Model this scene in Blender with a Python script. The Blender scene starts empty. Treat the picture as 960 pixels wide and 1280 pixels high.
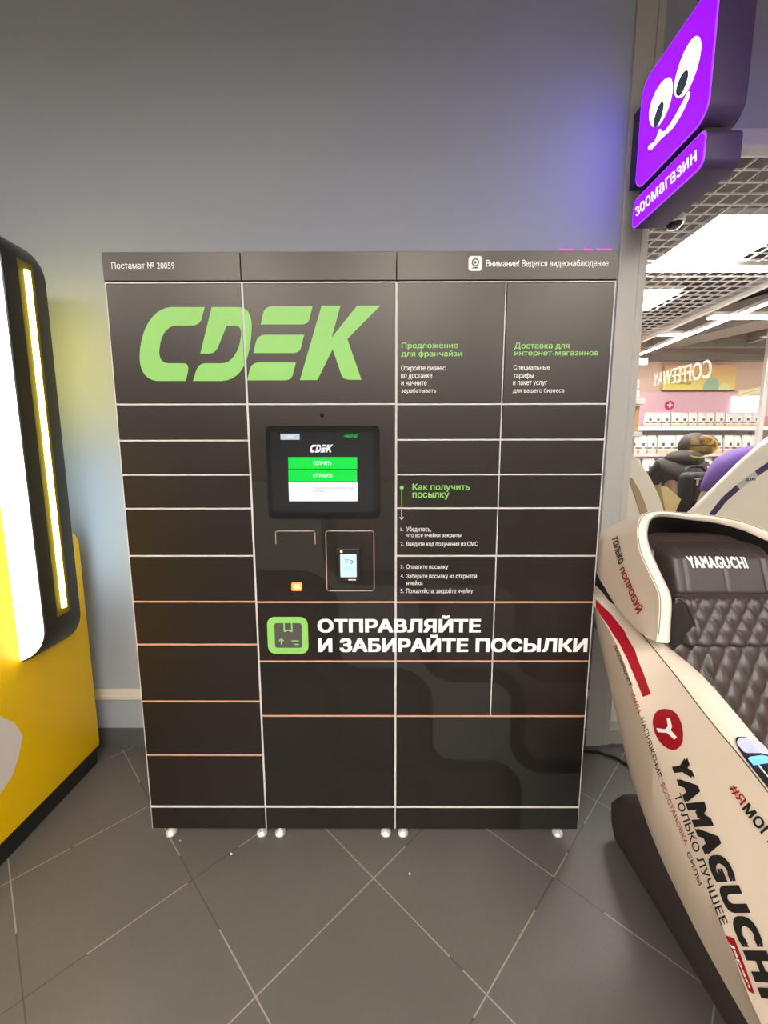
import bpy, bmesh, math, random
import numpy as np
from mathutils import Vector, Matrix
from mathutils.geometry import tessellate_polygon, delaunay_2d_cdt
random.seed(7)
SC = bpy.context.scene
COL = SC.collection
PI = math.pi

# ------------------------------------------------------------------ camera, world, exposure
FPX, PITCH, YAW, ROLL = 513.4986, 0.1353, -0.0035, -0.0015      # focal length in pixels of a 960 px wide frame
CAM = np.array([0.076, -1.3136, 1.3989])
_f = np.array([math.sin(YAW) * math.cos(PITCH), math.cos(YAW) * math.cos(PITCH), -math.sin(PITCH)])
_r0 = np.array([math.cos(YAW), -math.sin(YAW), 0.0]); _u0 = np.cross(_r0, _f)
_r = math.cos(ROLL) * _r0 + math.sin(ROLL) * _u0
_u = -math.sin(ROLL) * _r0 + math.cos(ROLL) * _u0
cd = bpy.data.cameras.new('camera'); cam = bpy.data.objects.new('camera', cd); COL.objects.link(cam)
cd.sensor_fit = 'HORIZONTAL'; cd.sensor_width = 36.0; cd.lens = FPX * 36.0 / 960.0; cd.clip_start = 0.02; cd.clip_end = 60
cam.matrix_world = Matrix(((_r[0], _u[0], -_f[0], CAM[0]), (_r[1], _u[1], -_f[1], CAM[1]), (_r[2], _u[2], -_f[2], CAM[2]), (0, 0, 0, 1)))
SC.camera = cam
SC.view_settings.view_transform = 'Standard'; SC.view_settings.look = 'None'
SC.view_settings.gamma = 1.0; SC.view_settings.use_curve_mapping = False
SC.view_settings.exposure = 0.0
W = bpy.data.worlds.new('world'); SC.world = W; W.use_nodes = True
W.node_tree.nodes['Background'].inputs[0].default_value = (0.75, 0.74, 0.72, 1)
W.node_tree.nodes['Background'].inputs[1].default_value = 0.15
HALL_LIGHT = 30.0        # unseen ceiling panels added over the mall hall
SHOP_LIGHT = 40.0        # ceiling panels of the shop
YELLOW_GLOW, COOL_GLOW = 11.0, 9.0
SIGN_GLOW = 29.0

def ray(px, py):
    return _f + _r * (px - 480) / FPX - _u * (py - 640) / FPX
def on(px, py, axis, val):                       # point of the plane axis=val that is seen at a pixel of the photograph
    d = ray(px, py); return CAM + d * ((val - CAM[axis]) / d[axis])
def F(px, py, y=0.0):
    p = on(px, py, 1, y); return float(p[0]), float(p[2])
def XP(px, py, x):
    p = on(px, py, 0, x); return float(p[1]), float(p[2])

# ------------------------------------------------------------------ materials
def mat(name, col, rough=0.5, metal=0.0, emit=None, es=0.0, spec=0.5, coat=0.0, trans=0.0, noise=0.0, nscale=30.0, bump=0.0):
    m = bpy.data.materials.new(name); m.use_nodes = True
    nt = m.node_tree; b = nt.nodes['Principled BSDF']
    b.inputs['Base Color'].default_value = (*col, 1); b.inputs['Roughness'].default_value = rough
    b.inputs['Metallic'].default_value = metal; b.inputs['Specular IOR Level'].default_value = spec
    b.inputs['Coat Weight'].default_value = coat; b.inputs['Transmission Weight'].default_value = trans
    if emit:
        b.inputs['Emission Color'].default_value = (*emit, 1); b.inputs['Emission Strength'].default_value = es
    if noise or bump:
        tc = nt.nodes.new('ShaderNodeTexCoord'); n = nt.nodes.new('ShaderNodeTexNoise'); n.inputs['Scale'].default_value = nscale
        n.inputs['Detail'].default_value = 4; nt.links.new(tc.outputs['Object'], n.inputs['Vector'])
        if noise:
            mx = nt.nodes.new('ShaderNodeMix'); mx.data_type = 'RGBA'
            mx.inputs[6].default_value = (*[c * (1 - noise) for c in col], 1); mx.inputs[7].default_value = (*[min(1, c * (1 + noise)) for c in col], 1)
            nt.links.new(n.outputs['Fac'], mx.inputs[0]); nt.links.new(mx.outputs[2], b.inputs['Base Color'])
        if bump:
            bp = nt.nodes.new('ShaderNodeBump'); bp.inputs['Strength'].default_value = bump; bp.inputs['Distance'].default_value = 0.002
            nt.links.new(n.outputs['Fac'], bp.inputs['Height']); nt.links.new(bp.outputs['Normal'], b.inputs['Normal'])
    return m

class X:                                          # small expression helper: arithmetic that builds math nodes
    def __init__(s, nt, sock): s.nt, s.s = nt, sock
    def op(s, o, *args):
        n = s.nt.nodes.new('ShaderNodeMath'); n.operation = o
        for i, a in enumerate((s,) + args):
            if isinstance(a, X): s.nt.links.new(a.s, n.inputs[i])
            else: n.inputs[i].default_value = a
        return X(s.nt, n.outputs[0])
    def __add__(s, o): return s.op('ADD', o)
    def __sub__(s, o): return s.op('SUBTRACT', o)
    def __mul__(s, o): return s.op('MULTIPLY', o)
    def __rsub__(s, o): return s.op('MULTIPLY', -1.0).op('ADD', o)
    def abs(s): return s.op('ABSOLUTE')
    def max(s, o): return s.op('MAXIMUM', o)
    def min(s, o): return s.op('MINIMUM', o)
    def lt(s, o): return s.op('LESS_THAN', o)
    def gt(s, o): return s.op('GREATER_THAN', o)
    def floor(s): return s.op('FLOOR')
    def sqrt(s): return s.op('SQRT')

def pos_xyz(nt):
    g = nt.nodes.new('ShaderNodeNewGeometry'); sp = nt.nodes.new('ShaderNodeSeparateXYZ')
    nt.links.new(g.outputs['Position'], sp.inputs[0]); return [X(nt, sp.outputs[i]) for i in range(3)]
def mixrgb(nt, fac, a, b):
    n = nt.nodes.new('ShaderNodeMix'); n.data_type = 'RGBA'
    nt.links.new(fac.s if isinstance(fac, X) else fac, n.inputs[0])
    for i, v in ((6, a), (7, b)):
        if isinstance(v, tuple): n.inputs[i].default_value = (*v, 1)
        else: nt.links.new(v, n.inputs[i])
    return n.outputs[2]

PANEL_ROUGH = 0.35
PANEL_COL = (0.0075, 0.0058, 0.0045)
def panel_material():                              # dark laminate printed with a tone-on-tone pattern of stepped rounded bands
    m = mat('printed_laminate', PANEL_COL, PANEL_ROUGH, spec=0.62); nt = m.node_tree; b = nt.nodes['Principled BSDF']; b.inputs['Specular Tint'].default_value = (1.0, 0.90, 0.83, 1)
    px, py, pz = pos_xyz(nt)
    dx, dz, r, w = 0.32, 0.343, 0.105, 0.026
    u = (px - 0.214) * (1 / dx); v = (pz * -1.0 + 0.658) * (1 / dz)
    un = (u + 0.5).floor(); vn = (v + 0.5).floor()
    a = (u - un) * dx; c = (v - vn) * dz
    def corner(qx, qy):
        return qx.max(qy).min(0.0) + ((qx.max(0.0).op('POWER', 2.0) + qy.max(0.0).op('POWER', 2.0)).sqrt()) - r
    d1 = corner(a + r, (c * -1.0) + r); d2 = corner((a * -1.0) + r, c + r)
    band = d1.abs().min(d2.abs()).lt(w)
    t = v.floor() - u.floor()
    ll = a.lt(0.0) * c.gt(0.0) * d1.gt(0.0); ur = a.gt(0.0) * c.lt(0.0) * d2.gt(0.0)
    t = t - ll + ur
    m0 = t.abs().lt(0.5); m1 = (t - 1.0).abs().lt(0.5); m2 = (t + 1.0).abs().lt(0.5)
    cold, warm, base = (0.0150, 0.0147, 0.0140), (0.0105, 0.0086, 0.0068), (0.0058, 0.0046, 0.0036)
    col = mixrgb(nt, m0, base, cold)
    col = mixrgb(nt, m2, col, warm)
    col = mixrgb(nt, band, col, (0.0035, 0.0028, 0.0022))
    top = pz.gt(1.335)
    col = mixrgb(nt, top, col, PANEL_COL)
    nt.links.new(col, b.inputs['Base Color']); return m

def floor_material():
    m = mat('floor_tiles', (0.1, 0.09, 0.08), 0.42); nt = m.node_tree; b = nt.nodes['Principled BSDF']
    px, py, pz = pos_xyz(nt); an, s = 0.7945, 0.4272
    ox, oy = -1.1729, -0.1287
    x = px - ox; y = py - oy
    u = (x * math.sin(an) - y * math.cos(an)) * (1 / s) + 20.0
    v = (x * math.cos(an) + y * math.sin(an)) * (1 / s) + 20.0
    fu = (u - u.floor() - 0.5).abs(); fv = (v - v.floor() - 0.5).abs()
    g = 0.5 - 0.0045 / 1.0
    grout = fu.max(fv).gt(g)
    tc = nt.nodes.new('ShaderNodeNewGeometry')
    def noise(sc, det=5):
        n = nt.nodes.new('ShaderNodeTexNoise'); n.inputs['Scale'].default_value = sc; n.inputs['Detail'].default_value = det
        nt.links.new(tc.outputs['Position'], n.inputs['Vector']); return n.outputs['Fac']
    n1, n2, n3 = noise(4.0), noise(70.0), noise(3.0, 2)
    idn = ((u.floor() * 12.9898 + v.floor() * 78.233).op('SINE') * 437.58).op('FRACT')
    base = mixrgb(nt, n1, (0.098, 0.087, 0.078), (0.145, 0.130, 0.117))
    base = mixrgb(nt, X(nt, n2) * 0.5, base, (0.09, 0.08, 0.072))
    base = mixrgb(nt, idn * 0.22, base, (0.085, 0.077, 0.070))
    gc = mixrgb(nt, X(nt, n3).gt(0.45), (0.06, 0.052, 0.044), (0.30, 0.27, 0.23))
    col = mixrgb(nt, grout, base, gc)
    nt.links.new(col, b.inputs['Base Color'])
    rr = X(nt, n2) * 0.25 + 0.30; nt.links.new(rr.s, b.inputs['Roughness'])
    bp = nt.nodes.new('ShaderNodeBump'); bp.inputs['Strength'].default_value = 0.25; bp.inputs['Distance'].default_value = 0.002
    hh = X(nt, n2) - grout; nt.links.new(hh.s, bp.inputs['Height']); nt.links.new(bp.outputs['Normal'], b.inputs['Normal'])
    return m

M = {}
M['panel'] = panel_material()
M['panel_plain'] = mat('plain_laminate', PANEL_COL, PANEL_ROUGH, spec=0.62, noise=0.06, nscale=3)
M['panel_plain'].node_tree.nodes['Principled BSDF'].inputs['Specular Tint'].default_value = (1.0, 0.90, 0.83, 1)
M['floor'] = floor_material()
M['wall'] = mat('grey_painted_wall', (0.345, 0.367, 0.405), 0.7, noise=0.05, nscale=2.0, bump=0.05)
M['pale_metal'] = mat('pale_powder_metal', (0.62, 0.58, 0.56), 0.4)
M['peach_strip'] = mat('peach_gap_strip', (0.62, 0.30, 0.19), 0.45)
M['carcass'] = mat('carcass_metal', (0.42, 0.41, 0.40), 0.45)
M['green'] = mat('print_green', (0.24, 0.54, 0.12), 0.45)
M['white_print'] = mat('print_white', (0.86, 0.84, 0.82), 0.5)
M['black_gloss'] = mat('black_glass', (0.008, 0.008, 0.009), 0.06)
M['black_plastic'] = mat('black_plastic', (0.012, 0.011, 0.010), 0.4)
M['screen_dark'] = mat('screen_dark', (0.01, 0.01, 0.01), 0.07, emit=(0.006, 0.0064, 0.007), es=1.0)
M['screen_green'] = mat('screen_green', (0.0, 0.1, 0.0), 0.2, emit=(0.0, 0.72, 0.07), es=1.0)
M['screen_white'] = mat('screen_white', (0.1, 0.1, 0.1), 0.2, emit=(0.86, 0.92, 0.98), es=1.0)
M['screen_blue'] = mat('screen_blue', (0.1, 0.1, 0.1), 0.2, emit=(0.42, 0.55, 0.62), es=1.0)
M['screen_grey'] = mat('screen_grey', (0.1, 0.1, 0.1), 0.2, emit=(0.22, 0.26, 0.30), es=1.0)
M['screen_cyan'] = mat('screen_cyan', (0.1, 0.1, 0.1), 0.2, emit=(0.62, 0.92, 0.95), es=1.0)
M['orange_lamp'] = mat('orange_lamp', (0.3, 0.1, 0.02), 0.3, emit=(1.0, 0.30, 0.05), es=1.6)
M['orange_core'] = mat('orange_core', (0.3, 0.2, 0.1), 0.3, emit=(1.0, 0.62, 0.25), es=2.0)
M['galv'] = mat('galvanised_steel', (0.75, 0.72, 0.68), 0.3, metal=0.35)
M['trim_line'] = mat('print_line', (0.50, 0.36, 0.31), 0.45)
M['yellow'] = mat('yellow_gloss', (0.98, 0.60, 0.0), 0.38, spec=0.25)
M['hood_black'] = mat('hood_satin_black', (0.022, 0.019, 0.012), 0.34)
M['lit_white'] = mat('lit_white_panel', (0.9, 0.9, 0.9), 0.4, emit=(1, 0.99, 0.96), es=3.0)
M['led_core'] = mat('led_core', (0.9, 0.9, 0.5), 0.4, emit=(1.0, 0.86, 0.18), es=7.0)
M['led_glow_band'] = mat('led_glow_band', (0.16, 0.12, 0.0), 0.6)
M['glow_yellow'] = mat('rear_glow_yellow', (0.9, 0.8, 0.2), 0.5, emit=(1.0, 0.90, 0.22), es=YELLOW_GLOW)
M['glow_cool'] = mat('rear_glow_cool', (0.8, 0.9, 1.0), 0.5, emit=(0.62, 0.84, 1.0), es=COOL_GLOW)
M['decal_white'] = mat('decal_white', (0.74, 0.66, 0.62), 0.5)
M['alu'] = mat('aluminium_post', (0.47, 0.45, 0.41), 0.42, metal=0.15)
M['header_grey'] = mat('header_grey', (0.30, 0.29, 0.30), 0.5)
M['cream'] = mat('cream_rail', (0.66, 0.60, 0.50), 0.5)
M['tile_dark'] = mat('dark_skirting_tile', (0.085, 0.085, 0.082), 0.5, noise=0.15, nscale=8)
M['purple_face'] = mat('sign_purple_face', (0.05, 0.0, 0.15), 0.25, emit=(0.0135, 0.0, 0.165), es=SIGN_GLOW)
M['purple_rim'] = mat('sign_purple_rim', (0.35, 0.1, 0.7), 0.3, emit=(0.36, 0.05, 1.0), es=1.0)
M['sign_white'] = mat('sign_white', (0.9, 0.9, 0.9), 0.4, emit=(1, 0.98, 1), es=3.0)
M['sign_text'] = mat('sign_text', (0.9, 0.9, 0.9), 0.4, emit=(1, 0.98, 1), es=1.0)
M['sign_pupil'] = mat('sign_pupil', (0.03, 0.045, 0.05), 0.4, emit=(0.02, 0.03, 0.035), es=1.0)
M['sign_case'] = mat('sign_case', (0.058, 0.030, 0.115), 0.5)
M['beige'] = mat('beige_gloss_shell', (0.80, 0.665, 0.535), 0.30, coat=0.25)
M['cream_rim'] = mat('cream_rim', (0.80, 0.72, 0.60), 0.28, coat=0.3)
M['leather'] = mat('brown_leather', (0.050, 0.035, 0.031), 0.38, bump=0.18, nscale=160)
M['leather_dark'] = mat('dark_lining', (0.014, 0.010, 0.009), 0.6)
M['chair_base'] = mat('chair_base_plastic', (0.050, 0.038, 0.036), 0.42)
M['seam'] = mat('seam_line', (0.09, 0.065, 0.045), 0.6)
M['red'] = mat('red_vinyl', (0.33, 0.002, 0.012), 0.4)
M['black_vinyl'] = mat('black_vinyl', (0.012, 0.011, 0.011), 0.4)
M['red_small'] = mat('red_vinyl_faded', (0.40, 0.08, 0.07), 0.5)
M['bluelight'] = mat('blue_lamp', (0.1, 0.2, 0.8), 0.3, emit=(0.06, 0.34, 1.0), es=2.2)
M['remote_white'] = mat('remote_white', (0.25, 0.25, 0.30), 0.25, emit=(0.72, 0.70, 0.95), es=0.55)

# ------------------------------------------------------------------ object helpers
def origin_of(p):
    o = Vector((0, 0, 0))
    while p: o += p.location; p = p.parent
    return o
def props(o, label=None, cat=None, group=None, kind=None):
    if label: o['label'] = label
    if cat: o['category'] = cat
    if group: o['group'] = group
    if kind: o['kind'] = kind
    return o
def thing(name, loc, label=None, cat=None, group=None, kind=None):
    o = bpy.data.objects.new(name, None); COL.objects.link(o); o.location = loc; o.empty_display_size = 0.1
    return props(o, label, cat, group, kind)
class MB:
    def __init__(s): s.bm = bmesh.new()
    def box(s, x0, x1, y0, y1, z0, z1, bev=0.0, seg=2, mi=0):
        bm = bmesh.new(); bmesh.ops.create_cube(bm, size=1)
        for v in bm.verts: v.co = Vector(((x0 + x1) / 2 + v.co.x * (x1 - x0), (y0 + y1) / 2 + v.co.y * (y1 - y0), (z0 + z1) / 2 + v.co.z * (z1 - z0)))
        if bev: bmesh.ops.bevel(bm, geom=bm.edges[:], offset=bev, segments=seg, profile=0.5, affect='EDGES')
        for f in bm.faces: f.material_index = mi
        s.add(bm); return s
    def add(s, bm):
        me = bpy.data.meshes.new('t'); bm.to_mesh(me); bm.free(); s.bm.from_mesh(me); bpy.data.meshes.remove(me)
    def prism(s, pts, axis, a, b, bev=0.0, mi=0):
        """closed outline pts (p,q) extruded along axis from a to b. axis 0: (y,z); 1: (x,z); 2: (x,y)"""
        bm = bmesh.new()
        def P(p, t): return {0: (t, p[0], p[1]), 1: (p[0], t, p[1]), 2: (p[0], p[1], t)}[axis]
        va = [bm.verts.new(P(p, a)) for p in pts]; vb = [bm.verts.new(P(p, b)) for p in pts]; n = len(pts)
        fa = bm.faces.new(va); fb = bm.faces.new(vb[::-1])
        for i in range(n): bm.faces.new((va[i], vb[i], vb[(i + 1) % n], va[(i + 1) % n]))
        bmesh.ops.recalc_face_normals(bm, faces=bm.faces[:])
        if bev:
            ed = list({e for f in (fa, fb) for e in f.edges})
            bmesh.ops.bevel(bm, geom=ed, offset=bev, segments=2, profile=0.5, affect='EDGES')
        for f in bm.faces: f.material_index = mi
        s.add(bm); return s
    def face(s, P, mi=0):
        f = s.bm.faces.new([s.bm.verts.new(p) for p in P]); f.material_index = mi; return s
    def poly(s, P, mi=0):                             # any simple outline, properly tessellated
        V = [s.bm.verts.new(p) for p in P]
        for t in tessellate_polygon([[Vector(p) for p in P]]):
            try: s.bm.faces.new([V[i] for i in t]).material_index = mi
            except ValueError: pass
        return s
    def grid(s, rows, closed=False, mi=0, cap=False):
        V = [[s.bm.verts.new(p) for p in r] for r in rows]; n = len(rows[0])
        for i in range(len(V) - 1):
            for j in range(n if closed else n - 1):
                k = (j + 1) % n
                f = s.bm.faces.new((V[i][j], V[i][k], V[i + 1][k], V[i + 1][j])); f.material_index = mi
        if cap: s.bm.faces.new(V[0][::-1]).material_index = mi; s.bm.faces.new(V[-1]).material_index = mi
        return s
    def tube(s, pts, r, n=8, mi=0):
        pts = [Vector(p) for p in pts]; rows = []
        for i, p in enumerate(pts):
            d = (pts[min(i + 1, len(pts) - 1)] - pts[max(i - 1, 0)]).normalized()
            a = d.orthogonal().normalized() if abs(d.z) > .9 else d.cross(Vector((0, 0, 1))).normalized(); b = d.cross(a)
            rr = r[i] if isinstance(r, (list, tuple)) else r
            rows.append([p + (a * math.cos(2 * PI * k / n) + b * math.sin(2 * PI * k / n)) * rr for k in range(n)])
        return s.grid(rows, True, mi, True)
    def lathe(s, prof, c, n=20, mi=0):
        rows = [[(c[0] + r * math.cos(2 * PI * k / n), c[1] + r * math.sin(2 * PI * k / n), c[2] + z) for k in range(n)] for r, z in prof]
        return s.grid(rows, True, mi, True)
    def build(s, name, m, parent=None, at=None, smooth=False, ang=40, label=None, cat=None, group=None, kind=None, recalc=True):
        if recalc: bmesh.ops.recalc_face_normals(s.bm, faces=s.bm.faces[:])
        me = bpy.data.meshes.new(name)
        off = Vector(at) if at is not None else Vector((0, 0, 0))
        org = origin_of(parent) + off
        bmesh.ops.translate(s.bm, verts=s.bm.verts[:], vec=-org)
        s.bm.to_mesh(me); s.bm.free()
        for k in (m if isinstance(m, (list, tuple)) else [m]): me.materials.append(k)
        if smooth:
            for p in me.polygons: p.use_smooth = True
            me.set_sharp_from_angle(angle=math.radians(ang))
        o = bpy.data.objects.new(name, me); COL.objects.link(o); o.location = off
        if parent: o.parent = parent
        return props(o, label, cat, group, kind)
def rrect(x0, x1, z0, z1, r, n=6):
    r = min(r, (x1 - x0) / 2 - 1e-5, (z1 - z0) / 2 - 1e-5); P = []
    for cx, cz, a in ((x1 - r, z1 - r, 0), (x0 + r, z1 - r, 90), (x0 + r, z0 + r, 180), (x1 - r, z0 + r, 270)):
        for k in range(n + 1):
            t = math.radians(a + 90 * k / n); P.append((cx + r * math.cos(t), cz + r * math.sin(t)))
    return P
def circ(cx, cz, r, n=20, sx=1.0): return [(cx + r * sx * math.cos(2 * PI * k / n), cz + r * math.sin(2 * PI * k / n)) for k in range(n)]
def mid_struct(name, mb, m, **k): return mb.build(name, m, kind='structure', **k)

_textcache = {}
def text_mesh(body, bold=0.0, shear=0.0, spacing=1.0):
    """outline loops of the lettering, filled by winding so that overlapping strokes stay whole"""
    key = (body, bold, shear, spacing)
    if key in _textcache: return _textcache[key]
    cu = bpy.data.curves.new('t', 'FONT'); cu.body = body; cu.size = 1; cu.shear = shear; cu.space_character = spacing
    cu.resolution_u = 4; cu.fill_mode = 'NONE'
    o = bpy.data.objects.new('t', cu); COL.objects.link(o)
    dg = bpy.context.evaluated_depsgraph_get(); me = o.evaluated_get(dg).to_mesh()
    P = [tuple(v.co[:2]) for v in me.vertices]; nb = {}
    for e in me.edges:
        a, b = e.vertices; nb.setdefault(a, []).append(b); nb.setdefault(b, []).append(a)
    order = [tuple(e.vertices) for e in me.edges]; nxt = {a: b for a, b in order}
    o.evaluated_get(dg).to_mesh_clear(); bpy.data.objects.remove(o); bpy.data.curves.remove(cu)
    seen, loops = set(), []
    for a0 in sorted(nb):
        if a0 in seen: continue
        loop, prev, cur = [], None, a0
        while cur not in seen:
            seen.add(cur); loop.append(cur)
            c = [n for n in nb[cur] if n != prev and n not in seen]
            if not c: break
            n_ = nxt.get(cur) if nxt.get(cur) in c else c[0]
            prev, cur = cur, n_
        if len(loop) > 2: loops.append([P[i] for i in loop])
    # every outline (and, for heavier strokes, its copies shifted all round) is triangulated together; the inside is kept
    sh = [(0, 0)] + ([(bold * a, bold * .8 * b) for a, b in ((1, 1), (-1, 1), (-1, -1), (1, -1), (0, 1), (0, -1))] if bold else [])
    vin, ein = [], []
    for dx, dy in sh:
        for L in loops:
            b0 = len(vin); vin += [Vector((p[0] + dx, p[1] + dy)) for p in L]; ein += [(b0 + i, b0 + (i + 1) % len(L)) for i in range(len(L))]
    vo, _e, fo = delaunay_2d_cdt(vin, ein, [], 0, 1e-6)[:3]
    V = np.array([tuple(v) for v in vo]); T = np.array([tuple(f) for f in fo]); C = V[T].mean(1)
    A = np.array([p for L in loops for p in L]); B = np.array([p for L in loops for p in L[1:] + L[:1]])
    keep = np.zeros(len(T), bool)
    for dx, dy in sh:
        px_, py_ = (C[:, 0] - dx)[:, None], (C[:, 1] - dy)[:, None]
        cr_ = (B[:, 0] - A[:, 0]) * (py_ - A[:, 1]) - (px_ - A[:, 0]) * (B[:, 1] - A[:, 1])
        keep |= (((A[:, 1] <= py_) & (B[:, 1] > py_) & (cr_ > 0)).sum(1) - ((A[:, 1] > py_) & (B[:, 1] <= py_) & (cr_ < 0)).sum(1)) != 0
    T = T[keep]; used = np.unique(T); remap = -np.ones(len(V), int); remap[used] = np.arange(len(used))
    V = V[used]; Fs = [tuple(int(i) for i in remap[t]) for t in T]
    mn, mx = V.min(0), V.max(0); V = (V - mn) / (mx - mn)
    _textcache[key] = (V, Fs); return V, Fs
def text(body, mapf, m, parent, bold=0.0, shear=0.0, spacing=1.0, name='lettering', label=None):
    """mapf(u,v) -> world point for u,v in 0..1 across the lettering's own box"""
    V, Fs = text_mesh(body, bold, shear, spacing); bm = bmesh.new()
    P = [Vector(mapf(u, v)) for u, v in V]
    vs = [bm.verts.new(p) for p in P]
    for f in Fs:
        try: bm.faces.new([vs[i] for i in f])
        except ValueError: pass
    mb = MB(); mb.bm.free(); mb.bm = bm
    return mb.build(name, m, parent, recalc=False, label=label)
def bilin(p00, p10, p01, p11):
    a, b, c, d = map(np.array, (p00, p10, p01, p11))
    return lambda u, v: a * (1 - u) * (1 - v) + b * u * (1 - v) + c * (1 - u) * v + d * u * v
def front_text(body, l, t, r, b, m, parent, bold=0.0, y=-0.0008, **k):   # printed on the locker front, box in photo pixels
    x0, _ = F(l, (t + b) / 2); x1, _ = F(r, (t + b) / 2); _, z1 = F((l + r) / 2, t); _, z0 = F((l + r) / 2, b)
    return text(body, lambda u, v: (x0 + (x1 - x0) * u, y, z0 + (z1 - z0) * v), m, parent, bold, **k)
def front_poly(pts, m, parent, name, y=-0.0008, **k):
    mb = MB()
    for P in (pts if isinstance(pts[0][0], (tuple, list)) else [pts]):
        mb.poly([(p[0], y, p[1]) for p in P])
    return mb.build(name, m, parent, recalc=False, **k)

# ------------------------------------------------------------------ the hall
WY = 0.52
mid_struct('floor', MB().box(-4.2, 9, -9.2, 7, -0.1, 0), M['floor'])
mid_struct('wall_back', MB().box(-4.2, 1.045, WY, 0.66, 0, 3.5), M['wall'])
M['hall_wall'] = mat('hall_wall_paint', (0.42, 0.40, 0.38), 0.7, noise=0.1, nscale=1.5)
M['hall_ceiling'] = mat('hall_ceiling_paint', (0.16, 0.155, 0.15), 0.8, noise=0.1, nscale=1.5)
mid_struct('wall_left', MB().box(-4.3, -4.2, -9.2, 0.66, 0, 3.5), M['hall_wall'])
mid_struct('wall_front', MB().box(-4.3, 9.1, -9.3, -9.2, 0, 3.5), M['hall_wall'])
mid_struct('wall_right', MB().box(9, 9.1, -9.2, 7, 0, 3.5), M['hall_wall'])
mid_struct('ceiling', MB().box(-4.3, 9.1, -9.3, 7.1, 3.5, 3.6), M['hall_ceiling'])
mid_struct('baseboard_back', MB().box(-4.2, 1.044, 0.508, WY, 0, 0.092), M['tile_dark'])
rail = MB().box(-4.2, 1.044, 0.506, WY, 0.245, 0.297, 0.004); rail.box(-4.2, 1.044, 0.502, 0.508, 0.262, 0.268)
mid_struct('trim_1', rail, M['cream'])
M['added_hall_lamp'] = mat('added_hall_diffuser', (0.9, 0.9, 0.9), 0.5, emit=(1.0, 0.955, 0.90), es=HALL_LIGHT)
ordw = ['first', 'second', 'third', 'fourth', 'fifth', 'sixth', 'seventh', 'eighth', 'ninth', 'tenth', 'eleventh', 'twelfth', 'thirteenth', 'fourteenth']
for i, (x, y) in enumerate([(-3.4, -3.3), (-1.5, -3.3), (0.35, -3.3), (2.2, -3.3), (-1.5, -5.6), (0.35, -5.6), (2.4, -5.6), (4.3, -6.2), (6.9, -2.2), (6.9, -4.2)]):  # unseen panels put in to light the hall and its right-facing sides
    t = thing('ceiling_light', (x, y, 3.5), 'unseen square panel added over the hall, %s behind the viewer' % ordw[i], 'ceiling light', 'added hall panels')
    fr = MB()
    for a, b, c, d in ((-.62, .62, -.62, -.58), (-.62, .62, .58, .62), (-.62, -.58, -.58, .58), (.58, .62, -.58, .58)): fr.box(x + a, x + b, y + c, y + d, 3.35, 3.4995)  # deep unseen skirts, added to keep grazing light off the wall's top
    fr.build('frame', M['alu'], t)
    MB().box(x - .58, x + .58, y - .58, y + .58, 3.47, 3.49).build('diffuser', M['added_hall_lamp'], t)

# ------------------------------------------------------------------ storefront (posts, header, glass)
win = thing('window_1', (1.1, 0.53, 0), kind='structure')
MB().box(1.0455, 1.126, 0.512, 0.60, 0.0, 3.499, 0.003).build('frame', M['alu'], win)
MB().box(1.131, 1.165, 0.522, 0.60, 0.0, 3.499, 0.003).build('frame', M['alu'], win)
MB().box(1.126, 1.131, 0.545, 0.60, 0.0, 3.499).build('gasket', M['black_plastic'], win)
MB().box(1.165, 4.4, 0.53, 0.60, 0.0, 0.075, 0.003).build('sill', M['alu'], win)
MB().box(1.165, 4.4, 0.53, 0.60, 2.64, 2.70, 0.003).build('frame', M['alu'], win)
MB().box(1.165, 4.4, 0.545, 0.60, 2.70, 3.499).build('transom_panel', M['header_grey'], win)
MB().box(4.36, 4.44, 0.525, 0.60, 0.075, 2.64, 0.003).build('frame', M['alu'], win)
g = bpy.data.materials.new('shop_glass'); g.use_nodes = True
nt = g.node_tree; nt.nodes.clear()
out = nt.nodes.new('ShaderNodeOutputMaterial'); mx = nt.nodes.new('ShaderNodeMixShader'); tr = nt.nodes.new('ShaderNodeBsdfTransparent'); gl = nt.nodes.new('ShaderNodeBsdfGlossy')
fr = nt.nodes.new('ShaderNodeFresnel'); ge = nt.nodes.new('ShaderNodeNewGeometry')
ior = X(nt, ge.outputs['Backfacing']) * (1 / 1.5 - 1.5) + 1.5; nt.links.new(ior.s, fr.inputs[0])    # a thin pane: the same reflection on both faces
gl.inputs['Roughness'].default_value = 0.0
tr.inputs[0].default_value = (0.97, 0.98, 0.97, 1)
nt.links.new(fr.outputs[0], mx.inputs[0]); nt.links.new(tr.outputs[0], mx.inputs[1]); nt.links.new(gl.outputs[0], mx.inputs[2]); nt.links.new(mx.outputs[0], out.inputs[0])
MB().box(1.165, 4.36, 0.556, 0.564, 0.075, 2.64).build('pane', g, win)
mid_struct('wall_right_1', MB().box(4.44, 9, 0.53, 0.62, 0, 3.499), M['hall_wall'])

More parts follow.
